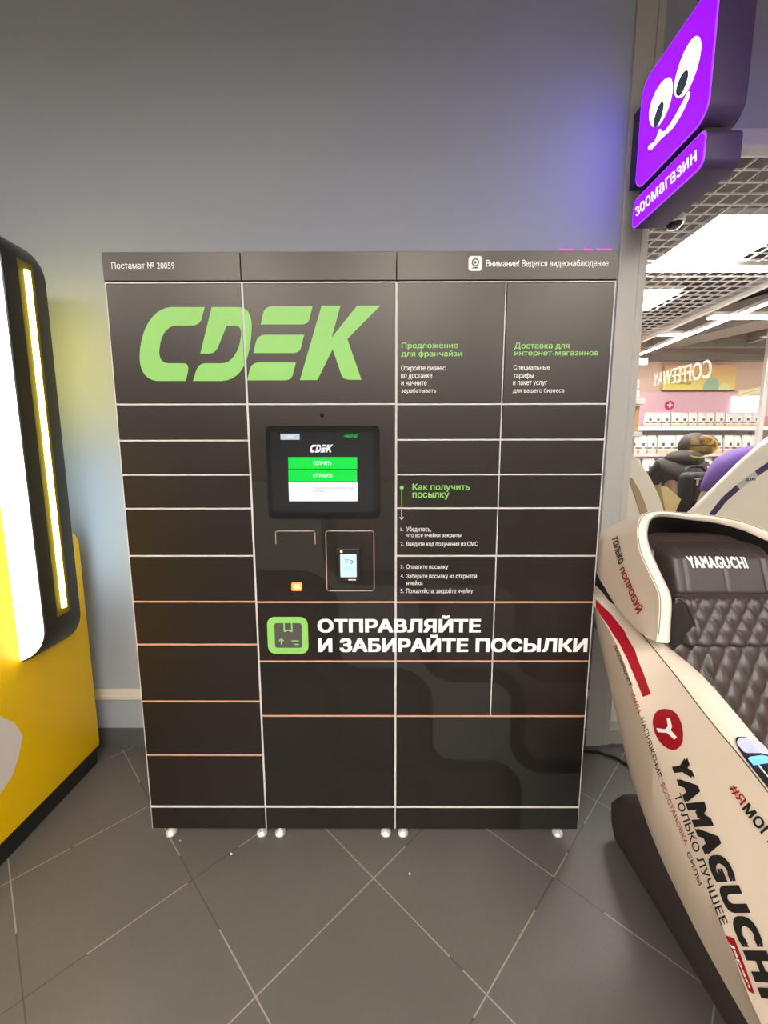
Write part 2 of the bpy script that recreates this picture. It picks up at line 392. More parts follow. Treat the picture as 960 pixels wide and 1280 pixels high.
# ------------------------------------------------------------------ parcel locker
LX0, S1, S2, S3, LX1 = -0.768, -0.355, 0.110, 0.439, 0.768
lk = thing('parcel_locker', (0, 0.25, 0), 'tall dark parcel locker with green logo, touch screen and many door cells', 'parcel locker')
for a, b in ((LX0, S1), (S1, S2), (S2, LX1)):
    cb = MB().box(a + .0008, b - .0008, 0.019, 0.50, 0.068, 1.995)
    cb.build('carcass', M['carcass'], lk)
HZ, KZ = 1.9165, 0.156
colA = [HZ, 1.560, 1.4485, 1.340, 1.2315, 1.075, 0.9185, 0.768, 0.561, 0.358, KZ]
colB = [(HZ, 1.560), (0.917, 0.7075), (0.7075, 0.507), (0.507, KZ)]
colC = [HZ, 1.559, 1.4495, 1.340, 1.232, 1.0745, 0.9165, 0.708, 0.5065]
G = 0.0035
doors = {}
def panel(x0, x1, z0, z1, name='door', m=None, y0=0.0):
    mb = MB().box(x0 + G, x1 - G, y0, 0.0185, z0 + G, z1 - G, 0.0008, 1)
    return mb.build(name, m or M['panel'], lk)
for i in range(len(colA) - 1): doors['A', i] = panel(LX0, S1, colA[i + 1], colA[i], m=M['panel_plain'])
for i, (a, b) in enumerate(colB): doors['B', i] = panel(S1, S2, b, a, m=M['panel_plain'] if i == 0 else None)
doors['ctl'] = panel(S1, S2, 0.917, 1.560, 'control_panel')
for i in range(len(colC) - 1):
    doors['C', i] = panel(S2, S3, colC[i + 1], colC[i]); doors['D', i] = panel(S3, LX1, colC[i + 1], colC[i])
doors['C', 8] = panel(S2, LX1, KZ, 0.5065)
hd = []
for a, b in ((LX0, S1), (S1, S2), (S2, LX1)):
    hd.append(MB().box(a + .001, b - .001, -0.004, 0.0185, HZ + .0035, 2.0, 0.001, 1).build('header_panel', M['panel_plain'], lk))
    MB().box(a + .002, b - .002, 0.0005, 0.0185, 0.067, KZ - .004, 0.0008, 1).build('kick_plate', M['panel'] if a > LX0 else M['panel_plain'], lk)
# pale face-frame bars showing in the gaps, peach strips lower down
BW = 0.0023
for k, (a, b) in enumerate(((LX0, S1), (S1, S2), (S2, LX1))):
    fr = MB()
    for x in (a, b):
        sgn = 1 if x == a else -1
        xx = x + sgn * 0.0016
        fr.box(xx - .0014, xx + .0014, 0.0015, 0.0188, 0.067, 1.9165)
    if k == 2: fr.box(S3 - .0016, S3 + .0016, 0.0015, 0.0188, 0.5065, 1.9165)
    zs = {0: colA[1:6], 1: [1.560], 2: colC[1:6]}[k]
    for z in zs: fr.box(a + .004, b - .004, 0.0012, 0.0188, z - BW, z + BW)
    fr.box(a + .004, b - .004, -0.001, 0.0188, KZ - .0035, KZ + .0035)
    fr.box(a + .002, b - .002, 0.0012, 0.0188, HZ - .002, HZ + .002)
    fr.build('face_frame', M['pale_metal'], lk)
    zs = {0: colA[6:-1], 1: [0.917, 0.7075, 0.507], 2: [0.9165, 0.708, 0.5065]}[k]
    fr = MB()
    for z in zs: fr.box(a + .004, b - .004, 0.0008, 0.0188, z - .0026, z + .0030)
    fr.build('gap_strip', M['peach_strip'], lk, label='peach coloured strip showing in the gaps between the lower doors')
for x in (-0.726, -0.386, -0.318, 0.076, 0.140, 0.716):
    ft = MB().lathe([(0.0045, 0.004), (0.0045, 0.075)], (x, 0.045, 0), 10)
    ft.lathe([(0.012, 0.0), (0.019, 0.003), (0.019, 0.010), (0.012, 0.018), (0.005, 0.021)], (x, 0.045, 0), 18)
    ft.build('foot', M['galv'], lk, smooth=True, label='silver levelling foot')
for x in (-0.72, -0.40, -0.31, 0.07, 0.15, 0.72):
    MB().lathe([(0.0045, 0.004), (0.0045, 0.075)], (x, 0.44, 0), 8).lathe([(0.015, 0.0), (0.019, 0.004), (0.012, 0.018), (0.005, 0.02)], (x, 0.44, 0), 12).build('foot', M['galv'], lk, smooth=True)
# big logo
LOGO = [
 [(-.4697,1.8461),(-.5724,1.8464),(-.5884,1.8441),(-.6036,1.8384),(-.6179,1.8297),(-.631,1.8181),(-.6429,1.804),(-.6534,1.7877),(-.6623,1.7695),(-.6696,1.7497),(-.6751,1.7285),(-.6785,1.7064),(-.6794,1.6924),(-.6788,1.6798),(-.6766,1.6685),(-.673,1.6586),(-.668,1.6501),(-.6617,1.6431),(-.6542,1.6376),(-.6455,1.6337),(-.6358,1.6313),(-.6251,1.6304),(-.5413,1.6303),(-.5385,1.6403),(-.5356,1.6496),(-.5332,1.6578),(-.5316,1.6643),(-.5316,1.6725),(-.534,1.6783),(-.5386,1.6818),(-.5452,1.683),(-.5887,1.6831),(-.5957,1.6836),(-.6016,1.6851),(-.6066,1.6874),(-.6105,1.6906),(-.6136,1.6946),(-.6157,1.6993),(-.617,1.7046),(-.6175,1.7105),(-.6172,1.717),(-.6162,1.7239),(-.6139,1.7359),(-.6107,1.7469),(-.6066,1.757),(-.6017,1.766),(-.5961,1.7739),(-.5898,1.7805),(-.5829,1.7858),(-.5756,1.7897),(-.5679,1.792),(-.5598,1.7928),(-.5103,1.7936),(-.5011,1.7948),(-.4931,1.7982),(-.4866,1.8036),(-.4817,1.8108),(-.4786,1.8195)],
 [(-.4488,1.8461),(-.3633,1.8458),(-.3557,1.8446),(-.3491,1.8418),(-.3435,1.8378),(-.3389,1.8324),(-.3353,1.826),(-.3326,1.8185),(-.3308,1.8101),(-.3299,1.8008),(-.33,1.7908),(-.3309,1.7801),(-.334,1.7548),(-.3385,1.7313),(-.3443,1.7096),(-.3515,1.6902),(-.3603,1.673),(-.3707,1.6585),(-.3828,1.6467),(-.3966,1.6379),(-.4122,1.6323),(-.4297,1.63),(-.519,1.6302),(-.51,1.6553),(-.5053,1.6657),(-.4996,1.6735),(-.4929,1.6788),(-.4852,1.6819),(-.4767,1.6828),(-.4268,1.6827),(-.4156,1.6843),(-.4054,1.6886),(-.3962,1.6953),(-.3881,1.704),(-.3811,1.7141),(-.3751,1.7252),(-.3704,1.737),(-.3668,1.7489),(-.3644,1.7605),(-.3633,1.7715),(-.3636,1.779),(-.3654,1.7849),(-.3688,1.789),(-.3738,1.7915),(-.3806,1.7924),(-.4062,1.7925),(-.433,1.7366),(-.4378,1.7273),(-.4433,1.7201),(-.4498,1.7151),(-.4576,1.7121),(-.4667,1.7112),(-.4916,1.7112)],
 [(-.1435,1.8478),(-.1525,1.8153),(-.1549,1.8076),(-.1591,1.8019),(-.1646,1.7981),(-.1712,1.796),(-.1786,1.7954),(-.3027,1.7957),(-.2939,1.8273),(-.2906,1.8351),(-.2857,1.841),(-.2796,1.8451),(-.2726,1.8474),(-.2651,1.8482)],
 [(-.1712,1.7658),(-.1804,1.7327),(-.1828,1.7248),(-.187,1.719),(-.1926,1.7152),(-.1993,1.713),(-.2067,1.7124),(-.3284,1.7126),(-.3194,1.7448),(-.316,1.7528),(-.311,1.7588),(-.3049,1.7629),(-.2978,1.7653),(-.2902,1.7661)],
 [(-.1984,1.6849),(-.2083,1.6518),(-.2109,1.6439),(-.2152,1.6381),(-.2209,1.6343),(-.2278,1.6321),(-.2353,1.6314),(-.3515,1.6317),(-.3418,1.6639),(-.3383,1.6718),(-.3332,1.6778),(-.3268,1.682),(-.3197,1.6844),(-.312,1.6852)],
 [(-.1163,1.8495),(-.0591,1.8493),(-.0871,1.7577),(-.0092,1.8492),(.0615,1.849),(-.0396,1.7532),(.0024,1.6327),(-.0347,1.6328),(-.0439,1.6338),(-.051,1.6366),(-.0561,1.6412),(-.0595,1.6472),(-.085,1.7235),(-.134,1.6321),(-.1879,1.6322)],
]
def split_logo(side):                               # the logo is cut by the gap between the two doors
    res = []
    for P in LOGO:
        mb = bmesh.new(); vv = [mb.verts.new((x, 0, z)) for x, z in P]
        for t in tessellate_polygon([[Vector((x, 0, z)) for x, z in P]]): mb.faces.new([vv[i] for i in t])
        cut = S1 - G if side < 0 else S1 + G
        bmesh.ops.bisect_plane(mb, geom=mb.verts[:] + mb.edges[:] + mb.faces[:], plane_co=(cut, 0, 0), plane_no=(1, 0, 0), clear_outer=side < 0, clear_inner=side > 0)
        for ff in mb.faces: res.append([(v.co.x, v.co.z) for v in ff.verts])
        mb.free()
    return res
front_poly(split_logo(-1), M['green'], doors['A', 0], 'logo', label='left half of the green logo')
front_poly(split_logo(1), M['green'], doors['B', 0], 'logo', label='right half of the green logo')
WP, GP = M['white_print'], M['green']
front_text('Постамат № 20059', 140.7, 328.6, 219, 337, WP, hd[0], 0.004, y=-0.0048)
front_text('Внимание! Ведется видеонаблюдение', 607.3, 325.6, 759.5, 335.8, WP, hd[2], 0.010, y=-0.0048)
x0, z0 = F(585, 339.6); x1, z1 = F(602.6, 321)
front_poly(rrect(x0, x1, z0, z1, 0.009), WP, hd[2], 'camera_pictogram', y=-0.0048)
cx, cz = (x0 + x1) / 2, (z0 + z1) / 2 + .003
ring = [[(cx + r * math.cos(2 * PI * k / 16), cz + r * math.sin(2 * PI * k / 16)) for r, k in ((.0115, i), (.0115, i + 1), (.0075, i + 1), (.0075, i))] for i in range(16)]
front_poly(ring + [circ(cx, cz, .004, 10), [(cx - .011, cz - .017), (cx + .011, cz - .017), (cx + .006, cz - .0125), (cx - .006, cz - .0125)]], M['panel_plain'], hd[2], 'camera_glyph', y=-0.0052)
for body, box, k, b in [
    ('Предложение', (502, 428.4, 572.4, 437.2), ('C', 0), .012), ('для франчайзи', (501.6, 438.3, 577.3, 447.4), ('C', 0), .012),
    ('Доставка для', (642.9, 428.4, 711.7, 437.2), ('D', 0), .012), ('интернет-магазинов', (642.9, 439.2, 747.8, 446.2), ('D', 0), .012),
    ('Как получить', (515.6, 604.6, 587.3, 614.6), ('C', 3), .016), ('посылку', (515.6, 615.6, 561.4, 624.4), ('C', 3), .016)]:
    front_text(body, *box, GP, doors[k], b)
for body, box, k in [
    ('Откройте бизнес', (501.3, 456.6, 556.6, 464.8), ('C', 0)), ('по доставке', (501.3, 467.2, 540.1, 474.4), ('C', 0)), ('и начните', (501.6, 476.6, 533.3, 481.8), ('C', 0)), ('зарабатывать', (501.6, 485.6, 545, 492.2), ('C', 0)),
    ('Специальные', (641.9, 456.4, 687.3, 463.2), ('D', 0)), ('тарифы', (641.5, 466.4, 666.6, 474), ('D', 0)), ('и пакет услуг', (641.2, 476.2, 683.8, 483.2), ('D', 0)), ('для вашего бизнеса', (641.2, 485.4, 705.1, 491.8), ('D', 0)),
    ('1.', (500.7, 659.6, 504.3, 663.8), ('C', 4)), ('Убедитесь,', (508, 658.4, 538.9, 665.4), ('C', 4)), ('что все ячейки закрыты', (508, 666.2, 576.2, 672.6), ('C', 4)), ('2.', (500.7, 677.6, 504.6, 682), ('C', 4)), ('Введите код получения из СМС', (508, 676.9, 597.2, 684), ('C', 4)),
    ('3.', (500.7, 706, 504.6, 710.4), ('C', 5)), ('Оплатите посылку', (508, 705.4, 560, 712.4), ('C', 5)), ('4.', (500.7, 717.7, 504.8, 722.2), ('C', 5)), ('Заберите посылку из открытой', (508, 717, 595.8, 724.2), ('C', 5)), ('ячейки', (508, 725.4, 528.1, 731.4), ('C', 5)), ('5.', (500.7, 736.4, 504.6, 741), ('C', 5)), ('Пожалуйста, закройте ячейку', (508, 735.4, 591.1, 742.8), ('C', 5))]:
    front_text(body, *box, WP, doors[k], 0.0)
xa, za = F(502.2, 609.5); _, zb = F(502, 650)
front_poly([circ(xa, za, .0065, 16), [(xa - .001, za), (xa + .001, za), (xa + .001, 1.2355), (xa - .001, 1.2355)]], GP, doors['C', 3], 'arrow')
front_poly([[(xa - .001, 1.228), (xa + .001, 1.228), (xa + .001, zb), (xa - .001, zb)], [(xa - .007, zb + .009), (xa - .005, zb + .010), (xa, zb + .0045), (xa, zb)], [(xa + .007, zb + .009), (xa + .005, zb + .010), (xa, zb + .0045), (xa, zb)]], WP, doors['C', 4], 'arrow')
front_text('ОТПРАВЛЯЙТЕ', 396.9, 769.2, 601, 790.6, WP, lk, 0.040)
front_text('И ЗАБИРАЙТЕ ПОСЫЛКИ', 397.6, 793.4, 734.4, 815, WP, lk, 0.040)
x0, z0 = F(335.4, 817.3); x1, z1 = F(384.6, 771)
front_poly(rrect(x0, x1, z0, z1, .027), GP, doors['B', 1], 'parcel_pictogram')
x0, z0 = F(344, 809.6); x1, z1 = F(377, 778.7)
M['picto'] = mat('pictogram_grey', (0.075, 0.07, 0.066), 0.4)
front_poly(rrect(x0, x1, z0, z1, .008), M['picto'], doors['B', 1], 'parcel_box', y=-0.0011)
xm, w, h = (x0 + x1) / 2, x1 - x0, z1 - z0
Q = lambda u, v: (x0 + w * u, z0 + h * v)
def strip(a, b, t=.0022):
    a, b = Vector(Q(*a)), Vector(Q(*b)); d = (b - a).normalized(); n = Vector((-d.y, d.x)) * t
    return [tuple(a + n), tuple(b + n), tuple(b - n), tuple(a - n)]
front_poly([strip((.36, 1), (.36, .66)), strip((.36, .66), (.5, .72)), strip((.5, .72), (.64, .66)), strip((.64, .66), (.64, 1))], GP, doors['B', 1], 'parcel_ribbon', y=-0.0014)
front_poly([strip((.24, .14), (.24, .36)), strip((.24, .37), (.16, .28)), strip((.24, .37), (.32, .28))], GP, doors['B', 1], 'parcel_arrow', y=-0.0014)
for a, b in (((.62, .28), (.88, .28)), ((.72, .14), (.88, .14))): front_poly(strip(a, b), GP, doors['B', 1], 'parcel_line', y=-0.0014)
# control panel: webcam hole, touch screen, terminal, lamp
x, z = F(402.5, 519)
MB().lathe([(0.0001, 0), (0.0065, 0)], (0, 0, 0), 14)
front_poly(circ(x, z, .0065, 16), M['black_gloss'], doors['ctl'], 'camera_lens')
x0, z0 = F(336, 648); x1, z1 = F(474.3, 532)
x0 = -0.3005
scr = MB().prism(rrect(x0, x1, z0, z1, .016), 1, -0.006, 0.0, 0.0015).build('touch_screen', M['black_gloss'], lk, label='black framed touch screen with lit menu')
ys = -0.0068
def spx(l, t, r, b, m, name, y=ys, rad=None):
    a, zb = F(l, b); c, zt = F(r, t)
    return front_poly(rrect(a, c, zb, zt, rad) if rad else [(a, zb), (c, zb), (c, zt), (a, zt)], m, scr, name, y=y)
spx(342, 540, 466, 640.5, M['screen_dark'], 'display')
for l, t, r, b, mm, nm in ((361.2, 571.3, 446.6, 586.2, 'screen_green', 'menu_button'), (361.4, 587.0, 446.4, 601.4, 'screen_green', 'menu_button'), (362, 602, 447, 626.2, 'screen_white', 'menu_card'), (351.5, 542.4, 375, 549.8, 'screen_blue', 'menu_tag')):
    spx(l, t, r, b, M[mm], nm, ys - .0004)
for body, l, t, r, b, mm, bo in (('ПОЛУЧИТЬ', 392.5, 576.4, 414.5, 581.2, 'screen_white', .01), ('ОТПРАВИТЬ', 392, 591.8, 416, 596.4, 'screen_white', .01), ('• РАБОТАЕТ', 430, 543.4, 448, 547.2, 'screen_green', 0.0), ('Отсканируйте код для перехода в сервис', 392, 608.4, 443, 611.8, 'screen_grey', 0), ('партнера', 392, 612.4, 405, 615.4, 'screen_grey', 0), ('меню', 360, 544.6, 367, 547.4, 'screen_white', 0)):
    front_text(body, l, t, r, b, M[mm], scr, bo, y=ys - .0008)
lx0, lz0 = F(388.1, 565.6); lx1, lz1 = F(416.8, 555.8)
front_poly([[(lx0 + (p[0] + .6794) / (.0615 + .6794) * (lx1 - lx0), lz0 + (p[1] - 1.63) / .2195 * (lz1 - lz0)) for p in P] for P in LOGO], M['screen_white'], scr, 'logo', y=ys - .0008)
def outline(pts, m, parent, name, t=.0013, y=-0.0007):
    Ls = []
    for a, b in zip(pts[:-1], pts[1:]):
        a, b = Vector(a), Vector(b); d = (b - a).normalized(); n = Vector((-d.y, d.x)) * t
        Ls.append([tuple(a + n - d * t), tuple(b + n + d * t), tuple(b - n + d * t), tuple(a - n - d * t)])
    return front_poly(Ls, m, parent, name, y=y)
cut = rrect(-.2815, -.153, 1.02, 1.158, .008, 4)
i0 = [p for p in cut if p[1] > 1.1]
outline([(-.153, 1.116)] + i0 + [(-.2815, 1.116)], M['trim_line'], doors['ctl'], 'slot_outline')
cut = rrect(-.118, .0385, .957, 1.158, .008, 4)
outline(cut + cut[:1], M['trim_line'], doors['ctl'], 'reader_outline')
x0, z0 = F(364.8, 738); x1, z1 = F(377.6, 728.2)
bl = MB().prism(rrect(x0, x1, z0, z1, .004), 1, -0.005, 0.0, .001).build('scanner_lamp', M['orange_lamp'], lk, label='glowing orange scanner window')
front_poly(rrect(x0 + .008, x1 - .006, z0 + .007, z1 - .005, .003), M['orange_core'], bl, 'lamp_core', y=-0.0056)
x0, z0 = F(424.5, 722); x1, z1 = F(451, 684)
tm = MB().prism(rrect(-.077, -.008, .996, 1.092, .006), 1, -0.022, 0.0, .002)
tm.prism(rrect(-.083, -.005, 1.088, 1.106, .005), 1, -0.030, 0.0, .002)
tm = tm.build('card_terminal', M['black_plastic'], lk, label='small black card terminal with lit screen')
front_poly(rrect(-.070, -.0175, 1.010, 1.086, .003), M['screen_cyan'], tm, 'terminal_screen', y=-0.0226)
front_poly([circ(-.034, 1.061, .006, 14)], M['black_plastic'], tm, 'screen_icon', y=-0.0230)
front_poly([circ(-.034, 1.061, .0038, 14)], M['screen_white'], tm, 'screen_icon', y=-0.0233)
front_poly([[(-.056, 1.066), (-.042, 1.066), (-.042, 1.069), (-.056, 1.069)], [(-.056, 1.058), (-.046, 1.058), (-.046, 1.061), (-.056, 1.061)]], M['screen_grey'], tm, 'screen_text', y=-0.0230)
M['teal_soft'] = mat('screen_teal', (0.1, 0.2, 0.2), 0.2, emit=(0.40, 0.78, 0.72), es=1.0)
front_poly(rrect(-.060, -.030, 1.034, 1.043, .003), M['teal_soft'], tm, 'screen_button', y=-0.0230)
front_poly(circ(-.065, 1.0965, .004, 10), M['orange_core'], tm, 'terminal_led', y=-0.0303)
MB().box(-.045, -.020, -.0228, -.021, .999, 1.003).build('brand_strip', M['pale_metal'], tm)
# row of glowing pink and blue pieces on top of the locker
led = thing('glow_row', (0.7, 0.4, 2.0), 'short row of glowing pink and blue pieces on top of the locker', 'lights')
M['pink_glow'] = mat('pink_glow', (.5, .1, .4), .4, emit=(1.0, 0.08, 0.62), es=.5); M['blue_glow'] = mat('blue_glow', (.1, .1, .6), .4, emit=(0.16, 0.14, 1.0), es=.6)
led.location = (0.68, 0.02, 2.0)
a, _ = F(697, 311, .012); b, _ = F(769, 311, .012)
MB().tube([(a, .012, 2.0035), (b, .012, 2.0035)], .003, 8).build('cable', M['blue_glow'], led)
for u, w_ in ((.16, .022), (.52, .012), (.80, .022)):
    xx = a + (b - a) * u
    MB().tube([(xx - w_, .012, 2.0075), (xx + w_, .012, 2.0075)], [.005, .005], 8).build('pink_piece', M['pink_glow'], led, smooth=True)

# ------------------------------------------------------------------ yellow vending machine
vm = thing('vending_machine', (-1.75, -0.3, 0), 'yellow vending machine with black hood and yellow light strip', 'vending machine')
def side_profile():                                 # y,z outline of the yellow body
    P = [(-.95, .07)]
    P += [(.425, .07), (.432, .09)]
    for k in range(7):
        t = PI / 2 * k / 6; P.append((.432 - .075 + .075 * math.cos(t), 1.02 + .075 * math.sin(t)))
    P += [(.30, 1.095), (.11, 1.095)]
    P += [(.105, 1.22)]
    for k in range(1, 7):
        t = PI / 2 * k / 6; P.append((.105 - .07 + .07 * math.cos(t), 1.22 + .07 * math.sin(t)))
    P += [(-.95, 1.31)]
    return P
body = MB().prism(side_profile(), 0, -2.25, -1.25, 0.012)
body.build('body', M['yellow'], vm, smooth=True, ang=35)
MB().box(-2.24, -1.2505, -.94, .405, 0.0, .0705, .004).build('plinth', M['black_plastic'], vm)
HX = -1.15
hood_r = .13
outl = rrect(-2.36, HX, .652, 2.150, hood_r, 10)
hb = MB().prism(outl, 1, .093, .268, .006)
hb.build('hood', M['hood_black'], vm, smooth=True, ang=35)
MB().prism(rrect(-2.352, HX - .006, .660, 2.142, hood_r - .006, 10), 1, .088, .0935, .001).build('lit_front', M['lit_white'], vm, label='glowing white front panel')
ly0, lz1 = XP(29, 338, HX); ly1 = ly0 + .043
MB().box(HX - .001, HX + .0012, .150, .2125, .805, 2.055, .0005, 1).build('glow_band', M['led_glow_band'], vm, label='dark yellow band standing in for the glow beside the light strip')  # the tube's halo on the black hood, put into a yellow band
MB().tube([(HX + .004, .1812, .832), (HX + .004, .1812, 2.028)], .0095, 12).build('light_strip', M['led_core'], vm, smooth=True, label='bright vertical light strip')
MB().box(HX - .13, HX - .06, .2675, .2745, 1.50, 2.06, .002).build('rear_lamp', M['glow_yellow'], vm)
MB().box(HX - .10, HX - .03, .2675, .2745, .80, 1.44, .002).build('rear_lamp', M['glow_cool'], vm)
mb = MB()
P = [(-.16, .40), (-.10, .50), (-.013, .515), (.035, .455), (.058, .388), (.03, .32), (0.0, .276), (-.049, .251), (-.12, .28)]
mb.face([(-1.2492, p[0], p[1]) for p in P]).build('decal', M['decal_white'], vm, recalc=False, label='pale rounded decal')

# ------------------------------------------------------------------ illuminated projecting sign
SX = 1.05
sg = thing('projecting_sign', (1.1, 0.5, 2.3), 'purple lit double sign with white cartoon eyes, projecting above the shop entrance', 'sign')
def yz(pts, x): return [XP(780 + a * .1875, b * .1875, x) for a, b in pts]
up = rrect(.078, .448, 2.412, 2.792, .055, 8); lo = rrect(.078, .450, 2.278, 2.388, .026, 6)
for P, nm in ((up, 'case'), (lo, 'case')):
    MB().prism(P, 0, SX + .003, SX + .113, .003).build(nm, M['sign_case'], sg, smooth=True, ang=35)
def inset(P, d):
    cx = sum(p[0] for p in P) / len(P); cz = sum(p[1] for p in P) / len(P)
    wx = max(p[0] for p in P) - cx; wz = max(p[1] for p in P) - cz
    return [(cx + (p[0] - cx) * (1 - d / wx), cz + (p[1] - cz) * (1 - d / wz)) for p in P]
for P in (up, lo):
    MB().prism(inset(P, .001), 0, SX, SX + .0035, .001).build('face_rim', M['purple_rim'], sg)
    MB().prism(inset(P, .006), 0, SX - .0015, SX + .001).build('face_panel', M['purple_face'], sg)
    MB().prism(inset(P, .012), 0, SX + .1125, SX + .1135).build('face_panel', M['purple_face'], sg)
eyeR = [(490, 235), (455, 255), (400, 345), (355, 470), (333, 570), (332, 625), (355, 655), (390, 650), (440, 580), (490, 450), (513, 340), (513, 265)]
eyeL = [(300, 512), (262, 535), (215, 600), (180, 690), (165, 760), (172, 820), (200, 857), (240, 830), (285, 750), (315, 660), (325, 580), (318, 530)]
pupR = [(418, 460), (385, 490), (355, 560), (343, 610), (350, 640), (372, 645), (400, 600), (425, 530), (432, 480)]
pupL = [(258, 668), (230, 700), (205, 770), (193, 820), (195, 850), (215, 855), (245, 800), (262, 740), (268, 690)]
smile = [(430, 605), (443, 622), (425, 670), (395, 740), (330, 850), (270, 905), (240, 930), (215, 960), (180, 1000), (160, 998), (163, 970), (205, 945), (222, 905), (230, 868), (243, 858), (258, 888), (300, 840), (360, 740), (415, 635)]
def smoothp(P, it=2):
    for _ in range(it):
        Q = []
        for a, b in zip(P, P[1:] + P[:1]):
            Q += [(a[0] * .75 + b[0] * .25, a[1] * .75 + b[1] * .25), (a[0] * .25 + b[0] * .75, a[1] * .25 + b[1] * .75)]
        P = Q
    return P
def flat_x(P, x, m, name, parent):
    mb = MB(); mb.poly([(x, p[0], p[1]) for p in P])
    return mb.build(name, m, parent, recalc=False)
for P, d, mm, nm in ((eyeR, .0022, 'sign_white', 'emblem_eye'), (eyeL, .0022, 'sign_white', 'emblem_eye'), (pupR, .0028, 'sign_pupil', 'emblem_pupil'), (pupL, .0028, 'sign_pupil', 'emblem_pupil'), (smile, .0022, 'sign_white', 'emblem_smile')):
    flat_x(yz(smoothp(P), SX - d), SX - d, M[mm], nm, sg)
q = lambda px, py: (SX - .0024, *XP(px, py, SX - .0024))
text('зоомагазин', bilin(q(795.2, 271.5), q(870.6, 200.5), q(793.6, 260), q(870.4, 186.5)), M['sign_text'], sg, .012)
br = MB().prism([(.452, 2.46), (.515, 2.46), (.515, 2.735), (.472, 2.735), (.452, 2.70)], 0, 1.062, 1.150, .002)
br.box(1.08, 1.13, .440, .47, 2.30, 2.46); br.build('bracket', M['sign_case'], sg)
MB().box(1.07, 1.14, .12, .40, 2.387, 2.4125).build('spacer', M['black_plastic'], sg)

# ------------------------------------------------------------------ massage chair in front of the shop window
CX = 1.15
mc = thing('massage_chair', (CX, -0.35, 0), 'beige and brown leather massage chair with red emblem, in front of the glass', 'massage chair')
YS = np.linspace(0.15, -1.0, 70)
def curve(pts):
    pts = sorted(pts); ys = [p[0] for p in pts]; zs = [p[1] for p in pts]
    yy = np.linspace(-1.1, .25, 400); zz = np.interp(yy, ys, zs)
    k = np.ones(31) / 31; zz = np.convolve(np.pad(zz, 15, mode='edge'), k, mode='valid')
    return lambda y: np.interp(y, yy, zz)
zL = curve([(.25, .90), (.15, .86), (.093, .802), (.012, .678), (-.068, .563), (-.126, .47), (-.208, .382), (-.305, .313), (-.442, .259), (-.529, .237), (-.607, .226), (-.8, .21), (-1.1, .20)])
zM = curve([(.25, .93), (.12, .88), (-.005, .787), (-.078, .686), (-.193, .51), (-.278, .422), (-.402, .375), (-.535, .350), (-.648, .312), (-.8, .29), (-1.1, .27)])
zC = curve([(.25, .955), (.12, .93), (.001, .891), (-.073, .859), (-.154, .812), (-.214, .755), (-.257, .685), (-.343, .601), (-.43, .544), (-.511, .484), (-.591, .412), (-.673, .332), (-.8, .33), (-1.1, .31)])
zS = curve([(.25, .99), (.136, .972), (-.003, .915), (-.138, .874), (-.185, .859), (-.298, .824), (-.425, .776), (-.504, .757), (-.573, .731), (-.8, .66), (-1.1, .56)])
zA = curve([(.25, .90), (.0, .86), (-.135, .840), (-.244, .834), (-.308, .824), (-.382, .799), (-.494, .758), (-.7, .69), (-1.1, .55)])
xL, xM, xC, xS, xA = .83, .80, .78, .84, .91
def section(y):
    l, m_, c, s_, a = (float(f(y)) for f in (zL, zM, zC, zS, zA))
    c = min(c, s_ - .012); m_ = min(m_, c - .012); l = min(l, m_ - .01)
    ex = max(0.0, (y - .02) / .13) ** 2 * .05           # tucks in towards the back end
    ef = max(0.0, (-.85 - y) / .15) ** 2 * .06          # and round the front end
    e = ex + ef
    top = max(s_, a) + .012
    return [(1.02, l + .03), (.90, l + .004), (xL + e, l), (xM + e, m_), (xC + e, c), (xC + e + (xS - xC) * .5 - .004, (c + s_) / 2), (xS + e, s_), (xS + e + .018, s_ + (top - s_) * .75), (xS + e + .038, (s_ + a) / 2 + .010), (xA + .02 * 0, a), (xA + .012, a - .02), (xA + .015, a - .12), (xA + .01, max(l + .05, a - .34))]
def side_x(y, z):
    S = section(y); P = [(S[i][1], S[i][0]) for i in (2, 3, 4, 5, 6)]
    return float(np.interp(z, [p[0] for p in P], [p[1] for p in P]))
def shell(mirror):
    f = (lambda x: 2 * CX - x) if mirror else (lambda x: x)
    return MB().grid([[(f(x), float(y), z) for x, z in section(float(y))] for y in YS], True, 0, True)
sL = shell(False).build('side_shell', M['beige'], mc, smooth=True, ang=24)
shell(True).build('side_shell', M['beige'], mc, smooth=True, ang=24)
MB().tube([(side_x(float(y), section(float(y))[6][1]) + .0008, float(y), section(float(y))[6][1]) for y in YS[12:-8]], .0016, 6).build('seam', M['seam'], sL)
def sdecal(P, m, parent, name, off=.003):
    bm = MB().poly([(0, p[0], p[1]) for p in P]).bm
    for _ in range(2):
        bmesh.ops.subdivide_edges(bm, edges=[e for e in bm.edges if e.calc_length() > .02], cuts=1, use_grid_fill=False); bmesh.ops.triangulate(bm, faces=bm.faces[:])
    for v in bm.verts: v.co.x = side_x(v.co.y, v.co.z) - off
    mb = MB(); mb.bm.free(); mb.bm = bm
    return mb.build(name, m, parent, recalc=False)
def stext(body, p00, p10, p01, p11, m, parent, bold=0, shear=0, off=.003, spacing=1.0, label=None):
    b = bilin(p00, p10, p01, p11)
    def mp(u, v):
        y, z = b(u, v); return (side_x(y, z) - off, y, z)
    return text(body, mp, m, parent, bold, shear, spacing, label=label)
def U(px, py):                                      # point of the shell's side surface seen at a pixel
    lo, x = .74, .74
    while x < .96:
        y, z = XP(px, py, x)
        if x >= side_x(y, z): break
        lo = x; x += .004
    hi = x
    for _ in range(14):
        x = (lo + hi) / 2; y, z = XP(px, py, x)
        if x >= side_x(y, z): hi = x
        else: lo = x
    return (y, z)
